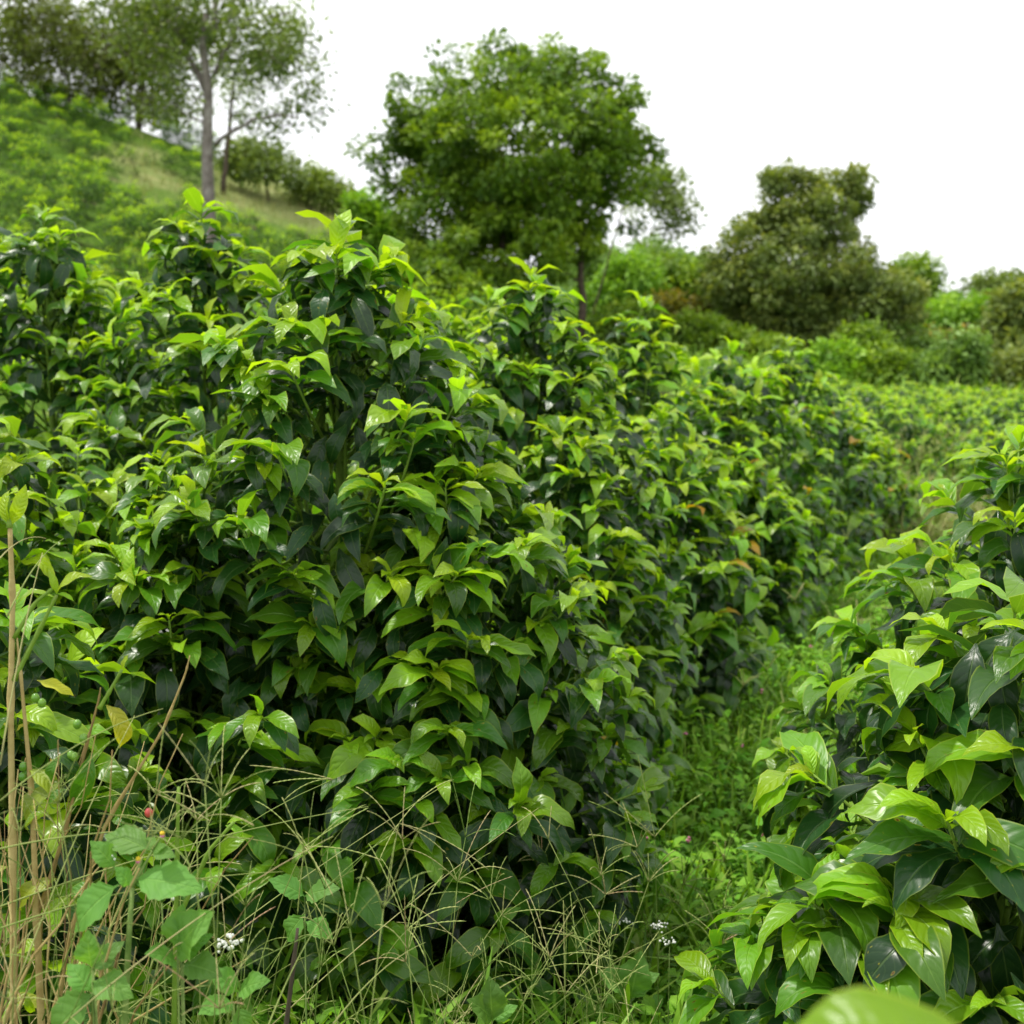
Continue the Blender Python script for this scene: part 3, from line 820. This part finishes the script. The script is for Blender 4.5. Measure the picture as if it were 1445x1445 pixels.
# shrubs along the ridge and behind
shrubs = [
 ('ridge_shrub', 'thin topped shrub on the ridge right of the tall grey trunk', 380, 262, 52, [(375, 235, 55, 26), (345, 222, 25, 22)], 'thin', 60, 60),
 ('ridge_shrub', 'rounded shrub on the ridge where it meets the round tree', 455, 288, 54, [(440, 265, 42, 22), (478, 280, 28, 14)], 'thin', 50, 60),
 ('lime_shrub', 'bright lime shrub at the left foot of the round tree', 525, 322, 36, [(520, 300, 26, 34), (545, 330, 25, 25)], 'lime', 50, 60),
 ('lime_shrub', 'bright lime shrub between the round tree and the dark tree', 895, 440, 42, [(895, 395, 42, 42), (860, 420, 40, 40)], 'lime', 90, 70),
 ('pale_shrub', 'grey green shrub right behind the thin trunk of the round tree', 850, 430, 46, [(850, 385, 50, 35), (930, 375, 50, 30)], 'pale', 90, 70),
 ('tall_shrub', 'dark shrub whose top touches the left side of the dark tree', 970, 450, 44, [(960, 395, 55, 40), (1000, 420, 40, 50)], 'green', 110, 70),
 ('red_shrub', 'reddish brown shrub low between the lime shrub and the dark tree', 950, 470, 34, [(950, 445, 40, 26)], 'red', 45, 60),
 ('low_shrub', 'green shrub behind the slim coffee bush', 895, 470, 30, [(880, 455, 55, 28), (990, 475, 50, 25)], 'green', 70, 60),
 ('far_tree', 'small round dark tree on the skyline right of the dark tree', 1292, 420, 75, [(1290, 392, 34, 26)], 'green', 50, 70),
 ('far_tree', 'sparse tree with open crown on the skyline near the right edge', 1400, 430, 85, [(1405, 405, 30, 14), (1432, 402, 22, 12), (1385, 412, 20, 10)], 'thin', 45, 45),
 ('far_shrub', 'pale green bushy growth on the far slope at the right', 1345, 470, 60, [(1340, 445, 45, 25), (1400, 440, 50, 20)], 'lime', 80, 60),
 ('orange_shrub', 'shrub with a few orange tips on the slope right of the dark tree', 1350, 520, 40, [(1345, 485, 30, 28), (1370, 500, 30, 25)], 'red', 45, 55),
 ('pale_shrub', 'pale shrub at the right foot of the dark tree', 1310, 545, 32, [(1320, 520, 45, 26), (1285, 500, 25, 30)], 'pale', 70, 60),
 ('dark_shrub', 'dark rounded tree cut by the right edge of the photo', 1430, 560, 30, [(1425, 490, 45, 50), (1450, 440, 45, 50), (1400, 530, 40, 25)], 'olive', 130, 80),
 ('low_shrub', 'dense green shrub under the dark tree on its left', 1020, 520, 30, [(1010, 490, 60, 28), (1080, 510, 50, 22)], 'green', 80, 60),
 ('low_shrub', 'dense green shrub under the dark tree on its right', 1230, 540, 30, [(1220, 500, 40, 35), (1262, 525, 30, 22)], 'green', 70, 60),
 ('low_shrub', 'low pale bushes behind the far coffee rows, right part', 1320, 565, 23, [(1300, 530, 45, 34), (1355, 510, 35, 50)], 'pale', 70, 60),
 ('low_shrub', 'low dark bushes behind the far coffee rows at the right edge', 1430, 575, 23, [(1435, 530, 50, 48)], 'olive', 50, 60),
 ('low_shrub', 'small green bush where the far rows meet the hedge', 1185, 555, 23, [(1180, 520, 40, 34)], 'lime', 55, 60),
 ('low_shrub', 'dark low bush between the far rows and the dark tree', 1250, 560, 23, [(1245, 530, 40, 32)], 'green', 55, 60),
 ('hedge_shrub', 'green thicket beneath the crown of the round tree', 640, 420, 27, [(610, 400, 50, 26), (655, 415, 40, 18)], 'green', 70, 60),
]
for i, (nm, lb, bx, by, d, lobes, mt, cl, per) in enumerate(shrubs):
    tree(nm, lb, 'shrub' if 'shrub' in nm else 'tree', bx, by, d, lobes, mt, BARKDARK, clumps=cl, per=per, leaf=.006 * d if d < 40 else .0045 * d,
         csize=.0105 * d, trunk_r=.06, seed=100 + i, shell=.15, twig=.015)
# a continuous line of woodland far behind, seen only in the gaps
def woodland():
    rng = np.random.default_rng(77)
    n = 42000
    u = rng.random(n); px = 780 + u * 760
    d = rng.uniform(70, 110, n)
    topy = np.interp(px, [780, 1000, 1250, 1330, 1360, 1445, 1600], [372, 372, 410, 425, 440, 428, 420]) + 10 * np.sin(px * .05) + 6 * np.sin(px * .13)
    py = topy + rng.random(n) ** 1.3 * 110
    q = rng.integers(0, 700, n)
    cpx, cpy, cdp = rng.normal(0, 5, n), rng.normal(0, 5, n), 0
    P = CAM + d[:, None] * (FW + ((px - CX) / F)[:, None] * np.array([1., 0, 0]) + ((CY - py) / F)[:, None] * UP)
    P[:, 2] = np.maximum(P[:, 2], ground(P[:, 0], P[:, 1]) + .1)
    D = norm(rng.normal(0, 1, (n, 3))); U = norm(np.array([0, -.4, 1.0]) + rng.normal(0, .5, (n, 3)))
    A = np.clip(.45 + .25 * np.sin(px * .09 + 2) * np.sin(py * .17) + rng.normal(0, .12, n), 0, 1)
    mb = MB(); join_leaves(mb, P, D, U, rng.uniform(.45, .9, n), A, rng.random(n), np.zeros(n, int), 0, tmpl=TL)
    o = mb.build('woodland', CM['pale'], smooth=False)
    tag(o, 'distant wood on the low ridge behind the dark tree', 'wood', kind='stuff')
woodland()

# ------------------------------------------------------------------ ground cover, grass
def in_bush(x, y, m=1.0):
    ok = np.zeros(len(x), bool)
    for b, R, H in BUSHES:
        ok |= (x - b[0]) ** 2 + (y - b[1]) ** 2 < (R * m) ** 2
    return ok

BT_V = []
def blade_template(n=4, w=.035, bend=1.2):
    t = np.linspace(0, 1, n + 1); a = 1.45 - bend * t
    x = np.concatenate([[0], np.cumsum(np.cos(a[:-1]) / n)]); z = np.concatenate([[0], np.cumsum(np.sin(a[:-1]) / n)])
    ww = w * (1 - t ** 2) + .002
    V = np.concatenate([np.stack([x, -ww, z], 1), np.stack([x, ww, z], 1)])
    i = np.arange(n); Fc = np.stack([i, i + 1, n + 2 + i, n + 1 + i], 1)
    UVt = np.concatenate([np.stack([-np.ones(n + 1), t], 1), np.stack([np.ones(n + 1), t], 1)])
    return V.astype(np.float32), Fc, UVt.astype(np.float32)
BLT = [blade_template(4, .03, .7), blade_template(4, .025, 1.5), blade_template(4, .035, 2.2), blade_template(4, .03, 1.1)]

def scatter_blades(name, n, xr, yr, lr, mat, label, age=(.1, .8), seed=1, ymap=None, cond=None, m=.75, cat='grass'):
    rng = np.random.default_rng(seed)
    x = rng.uniform(*xr, n); y = yr[0] + (yr[1] - yr[0]) * rng.random(n) ** 1.7
    if ymap is not None: x = x + ymap(y)
    ok = ~in_bush(x, y, m)
    if cond is not None: ok &= cond(x, y, rng)
    x, y = x[ok], y[ok]; n = len(x)
    P = np.stack([x, y, ground(x, y) - .01], 1)
    a = rng.random(n) * 6.283
    tilt = rng.normal(0, .25, (n, 2))
    up = norm(np.stack([tilt[:, 0], tilt[:, 1], np.ones(n)], 1))
    D0 = norm(np.cross(up, np.stack([np.cos(a), np.sin(a), np.zeros(n)], 1)))
    A = rng.uniform(*age, n)
    mb = MB(); join_leaves(mb, P, D0, up, rng.uniform(*lr, n) * rng.uniform(.6, 1, n), A, rng.random(n), rng.integers(0, 4, n), 0, tmpl=BLT)
    o = mb.build(name, mat); tag(o, label, cat, kind='stuff')
    return o
pathx = lambda y: np.interp(y, [0, 2.5, 3.86, 5.4, 7.7, 13.5, 18], [.1, .3, .95, 1.5, 2.5, 4.9, 6.6])
patch = lambda s: (lambda x, y, rng: (np.sin(x * 4.1 + s) * np.sin(y * 3.3 + 2 * s) + rng.normal(0, .5, len(x))) > -.3)
scatter_blades('path_grass', 52000, (-1.0, 1.1), (1.6, 16), (.09, .26), BLADE, 'green grass growing along the path between the coffee rows', seed=2, ymap=pathx, cond=patch(1))
scatter_blades('verge_grass', 5000, (-1.6, .6), (1.3, 3.2), (.12, .42), BLADE, 'taller green grass in front of the near hedge', seed=3, m=.55)
scatter_blades('dry_slope_grass', 42000, (-24, -2), (14, 59), (.25, .6), DRYGRASS, 'pale dry grass on the bare strips of the hillside', seed=4,
               cond=lambda x, y, rng: dryness(x, y) > rng.uniform(.1, .9, len(x)), age=(.2, 1))
scatter_blades('field_grass', 26000, (3, 26), (16, 36), (.3, .7), BLADE, 'tall green grass behind the far coffee rows on the right', seed=8, age=(.1, .9))
scatter_blades('path_end_grass', 5000, (-.8, .9), (9, 17), (.2, .5), DRYGRASS, 'pale dry grass at the far bend of the path', seed=5, ymap=pathx, age=(.1, .9))
scatter_blades('hill_grass', 26000, (-30, 8), (9, 62), (.12, .35), HILLGRASS, 'green grass between the young coffee plants on the hillside', seed=6, age=(.0, .4),
               cond=lambda x, y, rng: dryness(x, y) < .2)

OV_T = np.array([0, .1, .2, .4, .6, .8, .92, 1.0]); OV_W = np.array([.04, .1, .62, 1.0, .9, .5, .2, .02])
WEEDT = [leaf_template(4, 2, .28, .3, -.5, .25, .03, 0, 0, OV_T, OV_W), leaf_template(4, 2, .33, .2, -.8, .2, .04, 1, .05, OV_T, OV_W),
         leaf_template(4, 2, .22, .5, -.4, .3, .03, 2, -.05, OV_T, OV_W), leaf_template(4, 2, .14, .5, -.9, .3, .02, 3, .05)]
def ground_cover():
    rng = np.random.default_rng(9)
    n = 5000
    x = rng.uniform(-1.1, 1.15, n); y = 2.0 + 12 * rng.random(n) ** 1.8
    x = x + pathx(y)
    ok = ~in_bush(x, y, .7); x, y = x[ok], y[ok]; n = len(x)
    # a few more under the left foreground
    x = np.concatenate([x, rng.uniform(-1.4, .4, 500)]); y = np.concatenate([y, rng.uniform(1.6, 2.6, 500)]); n = len(x)
    h = rng.uniform(.04, .20, n)
    k = 8
    P = np.repeat(np.stack([x, y, ground(x, y)], 1), k, 0)
    hh = np.repeat(h, k) * rng.uniform(.3, 1, n * k)
    a = rng.random(n * k) * 6.283
    P[:, 2] += hh
    D = norm(np.stack([np.cos(a), np.sin(a), rng.uniform(-.1, .5, n * k)], 1))
    P[:, :2] += D[:, :2] * .01
    U = norm(np.array([0, 0, 1.]) + rng.normal(0, .2, (n * k, 3)))
    A = np.clip(np.repeat(rng.uniform(.1, .7, n), k) + rng.normal(0, .1, n * k) + hh, 0, 1)
    mb = MB(); join_leaves(mb, P, D, U, rng.uniform(.02, .06, n * k) * np.repeat(rng.uniform(.7, 1.4, n), k), A, rng.random(n * k), rng.integers(0, 4, n * k), 0, tmpl=WEEDT)
    o = mb.build('ground_cover', WEEDLEAF); tag(o, 'low broad leaved weeds carpeting the path between the rows', 'ground cover', kind='stuff')
    mb = MB()
    for i in range(90):
        j = rng.integers(0, len(x)); p = np.array([x[j], y[j], ground(x[j], y[j]) + h[j] + .02])
        if p[1] < 2.6 or p[1] > 6: continue
        for q in range(4): ball(mb, p + rng.normal(0, .004, 3), .0045, 5, 4, rnd=rng.random())
    o = mb.build('pink_flowers', PINK); tag(o, 'tiny pink flower heads dotted through the path weeds', 'flowers', kind='stuff')
ground_cover()

def spikelet_curve(mb, p, q, r, age, rnd, rng, sag=.01, sides=3):
    L = np.linalg.norm(q - p); n = max(8, int(L / .0045)); n = min(n, 26)
    pts = curve(p, q, sag, n)
    rr = np.where(np.arange(n) % 2 == 0, r * .65, r * 1.35); rr[-1] = r * .3
    tube(mb, pts, rr, sides, age, rnd)

def seed_head(mb_s, mb_h, base, head, rng, nr=5, rl=(.07, .12), age=.4, r=.0011, ends=None, sag=.03):
    tube(mb_s, curve(base, head, sag, 8), np.linspace(.0011, .0006, 8), 4, age * .5, rng.random())
    ax = norm(head - base)
    out = []
    if ends is None:
        ends = []
        a0 = rng.uniform(0, 6.28)
        for i in range(nr):
            a = a0 + i * 6.283 / nr + rng.uniform(-.3, .3); sp = rng.uniform(.4, 1.35)
            s = norm(np.cross(ax, [0.3, .5, .7])); t = np.cross(ax, s)
            dd = ax * math.cos(sp) + (s * math.cos(a) + t * math.sin(a)) * math.sin(sp)
            ends.append(head - ax * i * .004 + dd * rng.uniform(*rl))
    for e in ends:
        spikelet_curve(mb_h, head, np.array(e), r, min(1, age + rng.uniform(-.1, .2)), rng.random(), rng, rng.uniform(.002, .014))

def crabgrass_things():
    rng = np.random.default_rng(21)
    G = [
     ('crabgrass stalk with a wide open seed head in front of the darkest leaves', (563, 1162), 2.1, (300, 1480), [(640, 1100), (548, 1262), (690, 1228), (535, 1215), (630, 1205)]),
     ('crabgrass stalk whose seed head stands in front of the path weeds', (709, 1292), 2.15, (690, 1500), [(660, 1212), (713, 1250), (800, 1245), (800, 1291), (765, 1340)]),
     ('crabgrass stalk with four seed fingers lit against the hedge foot', (924, 1181), 2.6, (930, 1480), [(900, 1065), (992, 1120), (830, 1130), (852, 1118)]),
     ('crabgrass stalk with a drooping seed head beside the white flower', (470, 1100), 2.0, (150, 1330), [(352, 1080), (400, 1130), (385, 1105)]),
     ('tall crabgrass stalk leaning over the bottom left weeds', (220, 1120), 1.6, (60, 1440), [(232, 1022), (300, 1106), (292, 1140), (298, 1160), (180, 1080)]),
     ('crabgrass stalk with a short seed head in front of the lower hedge', (575, 1312), 1.9, (480, 1500), [(590, 1235), (650, 1280), (658, 1300), (520, 1190), (600, 1352)]),
     ('crabgrass stalk near the middle of the bottom edge', (797, 1404), 2.0, (800, 1560), [(760, 1330), (800, 1290), (860, 1340), (795, 1270)]),
     ('crabgrass stalk crossing the light stem at the lower left', (430, 1195), 1.8, (330, 1500), [(520, 1140), (360, 1130), (470, 1265), (420, 1290), (540, 1215)]),
    ]
    for lb, hp, d, bp, ends in G:
        h = at(*hp, d); b = at(*bp, d + .05)
        root = empty('crabgrass', b, label=lb, cat='grass', group='crabgrass stalks in the foreground')
        s = MB(); hd = MB()
        ee = [at(x, y, d + rng.uniform(-.05, .05)) - b for x, y in ends]
        seed_head(s, hd, np.zeros(3), h - b, rng, ends=ee, age=.45, r=.0011)
        s.build('stem', SEED, root); hd.build('seed_head', SEED, root)
crabgrass_things()

def seed_grass():
    rng = np.random.default_rng(33)
    s = MB(); h = MB()
    n = 128
    for i in range(n):
        if i < 50: hx = rng.uniform(-40, 560); hy = rng.uniform(1080, 1440); d = rng.uniform(1.35, 2.2)
        elif i < 78: hx = rng.uniform(350, 900); hy = rng.uniform(1180, 1460); d = rng.uniform(1.6, 2.6)
        elif i < 98: hx = rng.uniform(750, 1050); hy = rng.uniform(1180, 1440); d = rng.uniform(2.4, 3.4)
        else: hx = rng.uniform(1000, 1330); hy = rng.uniform(760, 1150); d = rng.uniform(3.8, 8)
        if i >= 98:
            y = d; x = pathx(np.array([y]))[0] + rng.uniform(-.5, .4); g = float(ground(x, y))
            hd = np.array([x, y, g + rng.uniform(.2, .45)]); b = np.array([x + rng.normal(0, .1), y, g])
        else:
            if hx < 250 and hy < 1130 and rng.random() < .5: continue
            hd = at(hx, hy, d); g = float(ground(hd[0], hd[1]))
            b = np.array([hd[0] + rng.normal(-.05, .22), hd[1] + rng.normal(0, .15), g])
            if hd[2] - g > .75: b[2] = g; 
        age = rng.choice([.25, .4, .5, .65, .85]) if hx < 400 else rng.choice([.2, .35, .5, .65])
        seed_head(s, h, b, hd, rng, int(rng.integers(3, 7)), (.05, .13), age, .0007 * d / 2 + .00015, sag=rng.uniform(-.03, .06))
        # fine side twigs of panicle grasses
        if i < 78 and rng.random() < .55:
            for q in range(int(rng.integers(3, 8))):
                t = rng.uniform(.45, .95); p = b + (hd - b) * t
                e = p + norm(rng.normal(0, 1, 3) + np.array([0, 0, .3])) * rng.uniform(.04, .11)
                spikelet_curve(h, p, e, .0005, min(1, age + .2), rng.random(), rng, .004)
    # long pale arching stems that cross the corner
    for (x0, y0, x1, y1, d) in [(-10, 1283, 520, 1138, 1.6), (150, 1450, 640, 1100, 1.9), (0, 1310, 400, 1230, 1.5), (370, 1470, 460, 1290, 1.5),
                                (90, 1445, 470, 1180, 1.4), (-10, 1200, 330, 1180, 1.5), (380, 1450, 760, 1140, 2.0), (0, 1130, 230, 1000, 1.45), (20, 1400, 190, 1010, 1.5),
                                (200, 1400, 330, 1090, 1.7), (0, 1080, 60, 780, 1.5), (10, 870, 90, 760, 1.6), (-10, 800, 65, 760, 1.6), (470, 1445, 600, 1330, 1.6)]:
        tube(s, curve(at(x0, y0, d), at(x1, y1, d + .15), .015, 10), np.linspace(.0012, .0005, 10), 4, rng.uniform(.3, .7), rng.random())
    o = s.build('seed_grass_stems', SEED); tag(o, 'thin stalks of the tall grass across the bottom of the photo', 'grass', kind='stuff')
    o = h.build('seed_grass_heads', SEED); tag(o, 'fine branching seed heads of the tall grass across the bottom of the photo', 'grass', kind='stuff')
seed_grass()

# ------------------------------------------------------------------ withered shrub on the left
def withered():
    rng = np.random.default_rng(41); random.seed(41)
    d0 = 1.7
    b = at(45, 1600, d0); b[2] = float(ground(b[0], b[1]))
    root = empty('withered_shrub', b, label='half withered coffee shrub with straw coloured stems and a few berries at the left edge', cat='shrub')
    lv = Leaves()
    def stem(pts, r0, r1, mat, name='stem', d=d0):
        P = [at(x, y, d + (q[0] if q else 0)) - b for x, y, *q in pts]
        P = np.array(P); t = np.linspace(0, len(P) - 1, 4 * len(P))
        Q = np.stack([np.interp(t, np.arange(len(P)), P[:, i]) for i in range(3)], 1)
        rr = np.linspace(r0, r1, len(Q)) * (1 + .4 * (np.arange(len(Q)) % 5 == 0))
        mb = MB(); tube(mb, Q, rr, 7, rng.uniform(.2, .8), rng.random()); mb.build(name, mat, root)
    stem([(20, 1480), (18, 1200), (15, 1000), (18, 850), (14, 740)], .0050, .0032, STRAW)
    stem([(14, 745), (12, 700)], .004, .002, SHOOT, 'shoot')
    stem([(60, 1480), (52, 1300), (45, 1120), (30, 960), (24, 900)], .0055, .0012, STRAW)
    stem([(75, 1480), (95, 1330), (150, 1160), (230, 1030), (262, 950), (268, 925)], .0036, .0008, STRAW)
    stem([(50, 1300), (90, 1180), (120, 1060), (140, 985), (142, 970)], .0032, .0008, STRAW)
    stem([(20, 960), (60, 880), (80, 840)], .0035, .002, SHOOT, 'branch')
    stem([(20, 900), (50, 850), (75, 830)], .003, .002, SHOOT, 'branch')
    stem([(140, 1000), (155, 975), (172, 945)], .003, .0018, SHOOT, 'branch')
    stem([(250, 1300), (295, 1200), (330, 1160)], .0035, .002, SHOOT, 'branch')
    stem([(245, 1480), (250, 1200), (252, 1110)], .004, .002, SHOOT, 'branch')
    stem([(400, 1480), (420, 1310)], .004, .0022, BARKDARK, 'branch')
    mb = MB()
    for i in range(42):
        x = rng.uniform(-60, 170) ; x1 = x + rng.normal(45, 75); y1 = rng.uniform(980, 1300) + max(0, x) * .5
        dd = d0 + rng.uniform(-.25, .35)
        tube(mb, curve(at(x, 1500, dd) - b, at(x1, y1, dd + rng.normal(0, .1)) - b, rng.normal(0, .02), 7, .006, rng), np.linspace(rng.uniform(.0010, .0030), .0006, 7), 5, rng.uniform(.1, 1), rng.random())
    o = mb.build('dry_twigs', STRAW, root); o['kind'] = 'stuff'
    def lf(x0, y0, x1, y1, a, mat, dz=0.0, up=(0, -.5, 1), k=0, w=1.0):
        p = at(x0, y0, d0 + dz) - b; q = at(x1, y1, d0 + dz + .0) - b
        D = norm((q - p)[None]); L = np.array([np.linalg.norm(q - p)]) * 1.08
        leaf_objects(root, p[None], D, norm(np.array([up], float)), L, np.array([a]), np.array([k]), 0, mat)
    lf(14, 742, 8, 690, 1.0, COFFEE, up=(-.5, -1, .2), k=2); lf(14, 742, 42, 690, 1.0, COFFEE, up=(.5, -1, .3), k=4)
    lf(80, 838, 128, 806, .95, COFFEE); lf(80, 838, 75, 806, .9, COFFEE, k=4); lf(80, 838, 104, 846, .7, COFFEE, k=2)
    lf(172, 945, 180, 925, .95, COFFEE, k=4)
    lf(150, 995, 190, 1060, .9, YELLOWED, up=(1, -1, .4), k=3); lf(15, 1010, -20, 1060, .3, COFFEE); lf(52, 960, 100, 980, .95, YELLOWED, k=4)
    lf(90, 1100, 30, 1180, .3, YELLOWED, k=1); lf(40, 1085, 92, 1130, .5, YELLOWED, k=1); lf(20, 1030, 5, 1018, 1, YELLOWED, k=4); lf(22, 1032, 40, 1020, 1, YELLOWED, k=4)
    lf(318, 1165, 350, 1182, .8, COFFEE, k=3, dz=.1); lf(320, 1163, 345, 1155, .8, COFFEE, k=0, dz=.1)
    lf(130, 1060, 100, 1145, .35, COFFEE, up=(.6, -1, .3), k=2); lf(60, 1060, 120, 1090, .2, COFFEE, k=1)
    lf(80, 1240, 20, 1290, .6, YELLOWED, k=1); lf(60, 1290, 110, 1270, .8, COFFEE, k=0)
    for i in range(16):
        x = rng.uniform(-20, 230); y = rng.uniform(1040, 1440)
        a = rng.uniform(0, 6.28); L = rng.uniform(35, 75)
        lf(x, y, x + L * math.cos(a), y + L * abs(math.sin(a)) * .8, rng.uniform(.1, .9), YELLOWED if rng.random() < .3 else COFFEE, rng.uniform(-.1, .45), k=int(rng.integers(0, 8)))
    for (x, y, m) in [(109, 1022, BERRYG), (118, 1042, BERRYG), (105, 1068, BERRYG), (33, 1082, BERRYG), (32, 1096, BERRYG), (50, 985, BERRYG), (59, 992, BERRYG), (77, 1072, BERRYO), (210, 1147, BERRYR), (100, 1066, BERRYG)]:
        mb = MB(); ball(mb, at(x, y, d0) - b, .006, 10, 8, (1, 1, 1.15)); mb.build('berry', m, root)
withered()

# ------------------------------------------------------------------ flowering weed with toothed leaves
HT = [leaf_template(14, 4, .30, .25, -.35, .18, .02, 0, .02, OV_T, OV_W, teeth=.13), leaf_template(14, 4, .34, .15, -.6, .22, .03, 1, -.03, OV_T, OV_W, teeth=.13)]
_hm = {}
def herb_leaf(root, b, p, q, a, k=0, up=(0, -.7, 1)):
    key = (k, int(a * 4))
    if key not in _hm:
        V, Fc, UVt = HT[k]; mb = MB(); mb.add(V, Fc, UVt, a, 0); _hm[key] = mb.mesh('leaf', HERB)
    d, s, n = frames(norm((q - p)[None]), norm(np.array([up], float)))
    L = np.linalg.norm(q - p) * 1.04; M = Matrix([[d[0][i] * L, s[0][i] * L, n[0][i] * L, (p - b)[i]] for i in range(3)] + [[0, 0, 0, 1]])
    link_mesh('leaf', _hm[key], root, M)
def weeds():
    rng = np.random.default_rng(51); d = 1.5
    b = at(176, 1560, d); b[2] = float(ground(b[0], b[1]))
    root = empty('flowering_weed', b, label='tall weed with toothed pale leaves and tiny yellow flowers at the lower left', cat='weed')
    mb = MB()
    tube(mb, np.array([b * 0, at(176, 1440, d) - b, at(182, 1320, d) - b, at(187, 1252, d) - b]), [.0045, .004, .0035, .003], 7)
    for q in [(215, 1200), (160, 1222), (200, 1215)]: tube(mb, curve(at(187, 1252, d) - b, at(*q, d) - b, 0, 5), np.linspace(.0022, .0014, 5), 6)
    tube(mb, curve(at(215, 1200, d) - b, at(227, 1180, d) - b, 0, 4), .001, 5); tube(mb, curve(at(195, 1235, d) - b, at(196, 1215, d) - b, 0, 4), .001, 5)
    mb.build('stem', HAIRY, root)
    for (x0, y0, x1, y1, a, k) in [(212, 1200, 150, 1177, .7, 0), (215, 1202, 247, 1210, .8, 0), (162, 1224, 130, 1188, .7, 1), (185, 1250, 165, 1225, .6, 1), (168, 1248, 105, 1312, .4, 0),
                                   (190, 1240, 285, 1258, .5, 0), (213, 1200, 208, 1178, 1., 1), (188, 1250, 245, 1238, .5, 1), (215, 1203, 235, 1192, .9, 0)]:
        herb_leaf(root, b, at(x0, y0, d), at(x1, y1, d + rng.uniform(-.03, .03)), a, k)
    for (x, y, w) in [(157, 1212, 1), (229, 1176, 0), (195, 1212, 0)]:
        mb = MB(); c = at(x, y, d) - b; ball(mb, c, .0032, 8, 6); fl = mb.build('flower', YELLOW, root)
        if w:
            pm = MB()
            for i in range(5):
                a = i * 1.256; e = np.array([math.cos(a), -.2, math.sin(a)]); ball(pm, c + e * .0042, .0018, 6, 4, (1, .6, 1))
            pm.build('petal', WHITE, fl)
        else:
            pm = MB(); ball(pm, c - np.array([0, 0, .003]), .003, 7, 5); pm.build('calyx', PINK, fl)
    # broad leaved weeds at the bottom left
    for j, (bx, by, dd, lvs, lb) in enumerate([
        (135, 1500, 1.45, [(130, 1365, 120, 1318, 1), (132, 1370, 175, 1330, 0), (130, 1400, 95, 1360, 1), (135, 1400, 70, 1470, 0), (130, 1385, 185, 1400, 1)], 'rounded leafy weed below the yellow flowered weed'),
        (255, 1500, 1.5, [(250, 1340, 252, 1280, 1), (255, 1350, 300, 1320, 0), (250, 1360, 205, 1345, 0), (258, 1360, 310, 1370, 1), (250, 1350, 285, 1285, 1)], 'leafy weed with an upright round leaf left of the white flowers'),
        (340, 1510, 1.6, [(335, 1400, 300, 1370, 1), (335, 1400, 380, 1385, 0), (335, 1420, 350, 1460, 1), (330, 1415, 280, 1430, 0)], 'low toothed weed under the white flowers'),
        (690, 1510, 2.1, [(695, 1440, 690, 1385, 1), (695, 1440, 660, 1410, 0), (695, 1440, 730, 1420, 0)], 'pale broad leaf weed at the middle of the bottom edge'),
        (900, 1500, 2.6, [(890, 1400, 850, 1370, 1), (890, 1400, 930, 1375, 0), (890, 1410, 900, 1350, 1)], 'broad leaf weed in the path grass'),
        (430, 1500, 1.9, [(430, 1265, 380, 1240, 0), (430, 1265, 478, 1255, 0), (430, 1290, 400, 1330, 1), (430, 1300, 470, 1320, 1)], 'weed with narrow bright leaves behind the crabgrass')]):
        bb = at(bx, by, dd); bb[2] = float(ground(bb[0], bb[1]))
        r = empty('broadleaf_weed', bb, label=lb, cat='weed', group='broad leaved weeds in the foreground')
        mb = MB()
        for (x0, y0, x1, y1, k) in lvs: tube(mb, curve(np.zeros(3), at(x0, y0, dd) - bb, 0, 5), np.linspace(.002, .001, 5), 5)
        mb.build('stem', HAIRY, r)
        for (x0, y0, x1, y1, k) in lvs: herb_leaf(r, bb, at(x0, y0, dd), at(x1, y1, dd + rng.uniform(-.05, .02)), rng.uniform(.3, .9), k)
    # white flower clusters
    for (x, y, dd, n, lb) in [(325, 1330, 1.6, 9, 'cluster of small white flowers among the bottom left weeds'), (930, 1306, 2.7, 8, 'white flower cluster standing in the path grass below the coffee branch'),
                              (945, 1330, 2.6, 5, 'second smaller white flower cluster on the path'), (882, 1300, 2.8, 4, 'small white flower cluster left of the other path flowers'), (228, 1264, 1.6, 3, 'tiny white flower behind the toothed leaves')]:
        c = at(x, y, dd); g = float(ground(c[0], c[1])); bb = np.array([c[0], c[1], g])
        r = empty('white_flower', bb, label=lb, cat='flower', group='small white weed flowers')
        mb = MB(); tube(mb, curve(np.zeros(3), c - bb - np.array([0, 0, .01]), 0, 6), .001, 5); mb.build('stem', HAIRY, r)
        mb = MB()
        for i in range(n * 3):
            e = rng.normal(0, 1, 3) * np.array([.009, .006, .004]); ball(mb, c - bb + e, rng.uniform(.0018, .003), 6, 4)
        mb.build('flower_head', WHITE, r)
weeds()

# ------------------------------------------------------------------ blurred leaf just before the lens
def near_leaf():
    d = .62
    b = at(1390, 1700, d); 
    root = empty('coffee_branch', b, label='coffee twig with one large out of focus leaf at the bottom right edge', cat='coffee branch')
    mb = MB(); tube(mb, curve(np.zeros(3) + [0, 0, -.9], at(1400, 1540, d) - b, 0, 6), np.linspace(.005, .003, 6), 7)
    mb.build('stem', SHOOT, root)
    p = at(1400, 1530, d) - b
    for (x, y, u, a, L, k) in [(1085, 1410, (.25, -.6, 1), .6, .135, 0), (1600, 1500, (0, -.5, 1), .6, .12, 1), (1480, 1450, (0, -1, 1), .8, .05, 4)]:
        q = at(x, y, d + .02) - b
        leaf_objects(root, p[None], norm((q - p)[None]), norm(np.array([u], float)), np.array([np.linalg.norm(q - p) * 1.06]), np.array([a]), np.array([k]), 0, COFFEE)
near_leaf()
print('objects', len(bpy.data.objects))
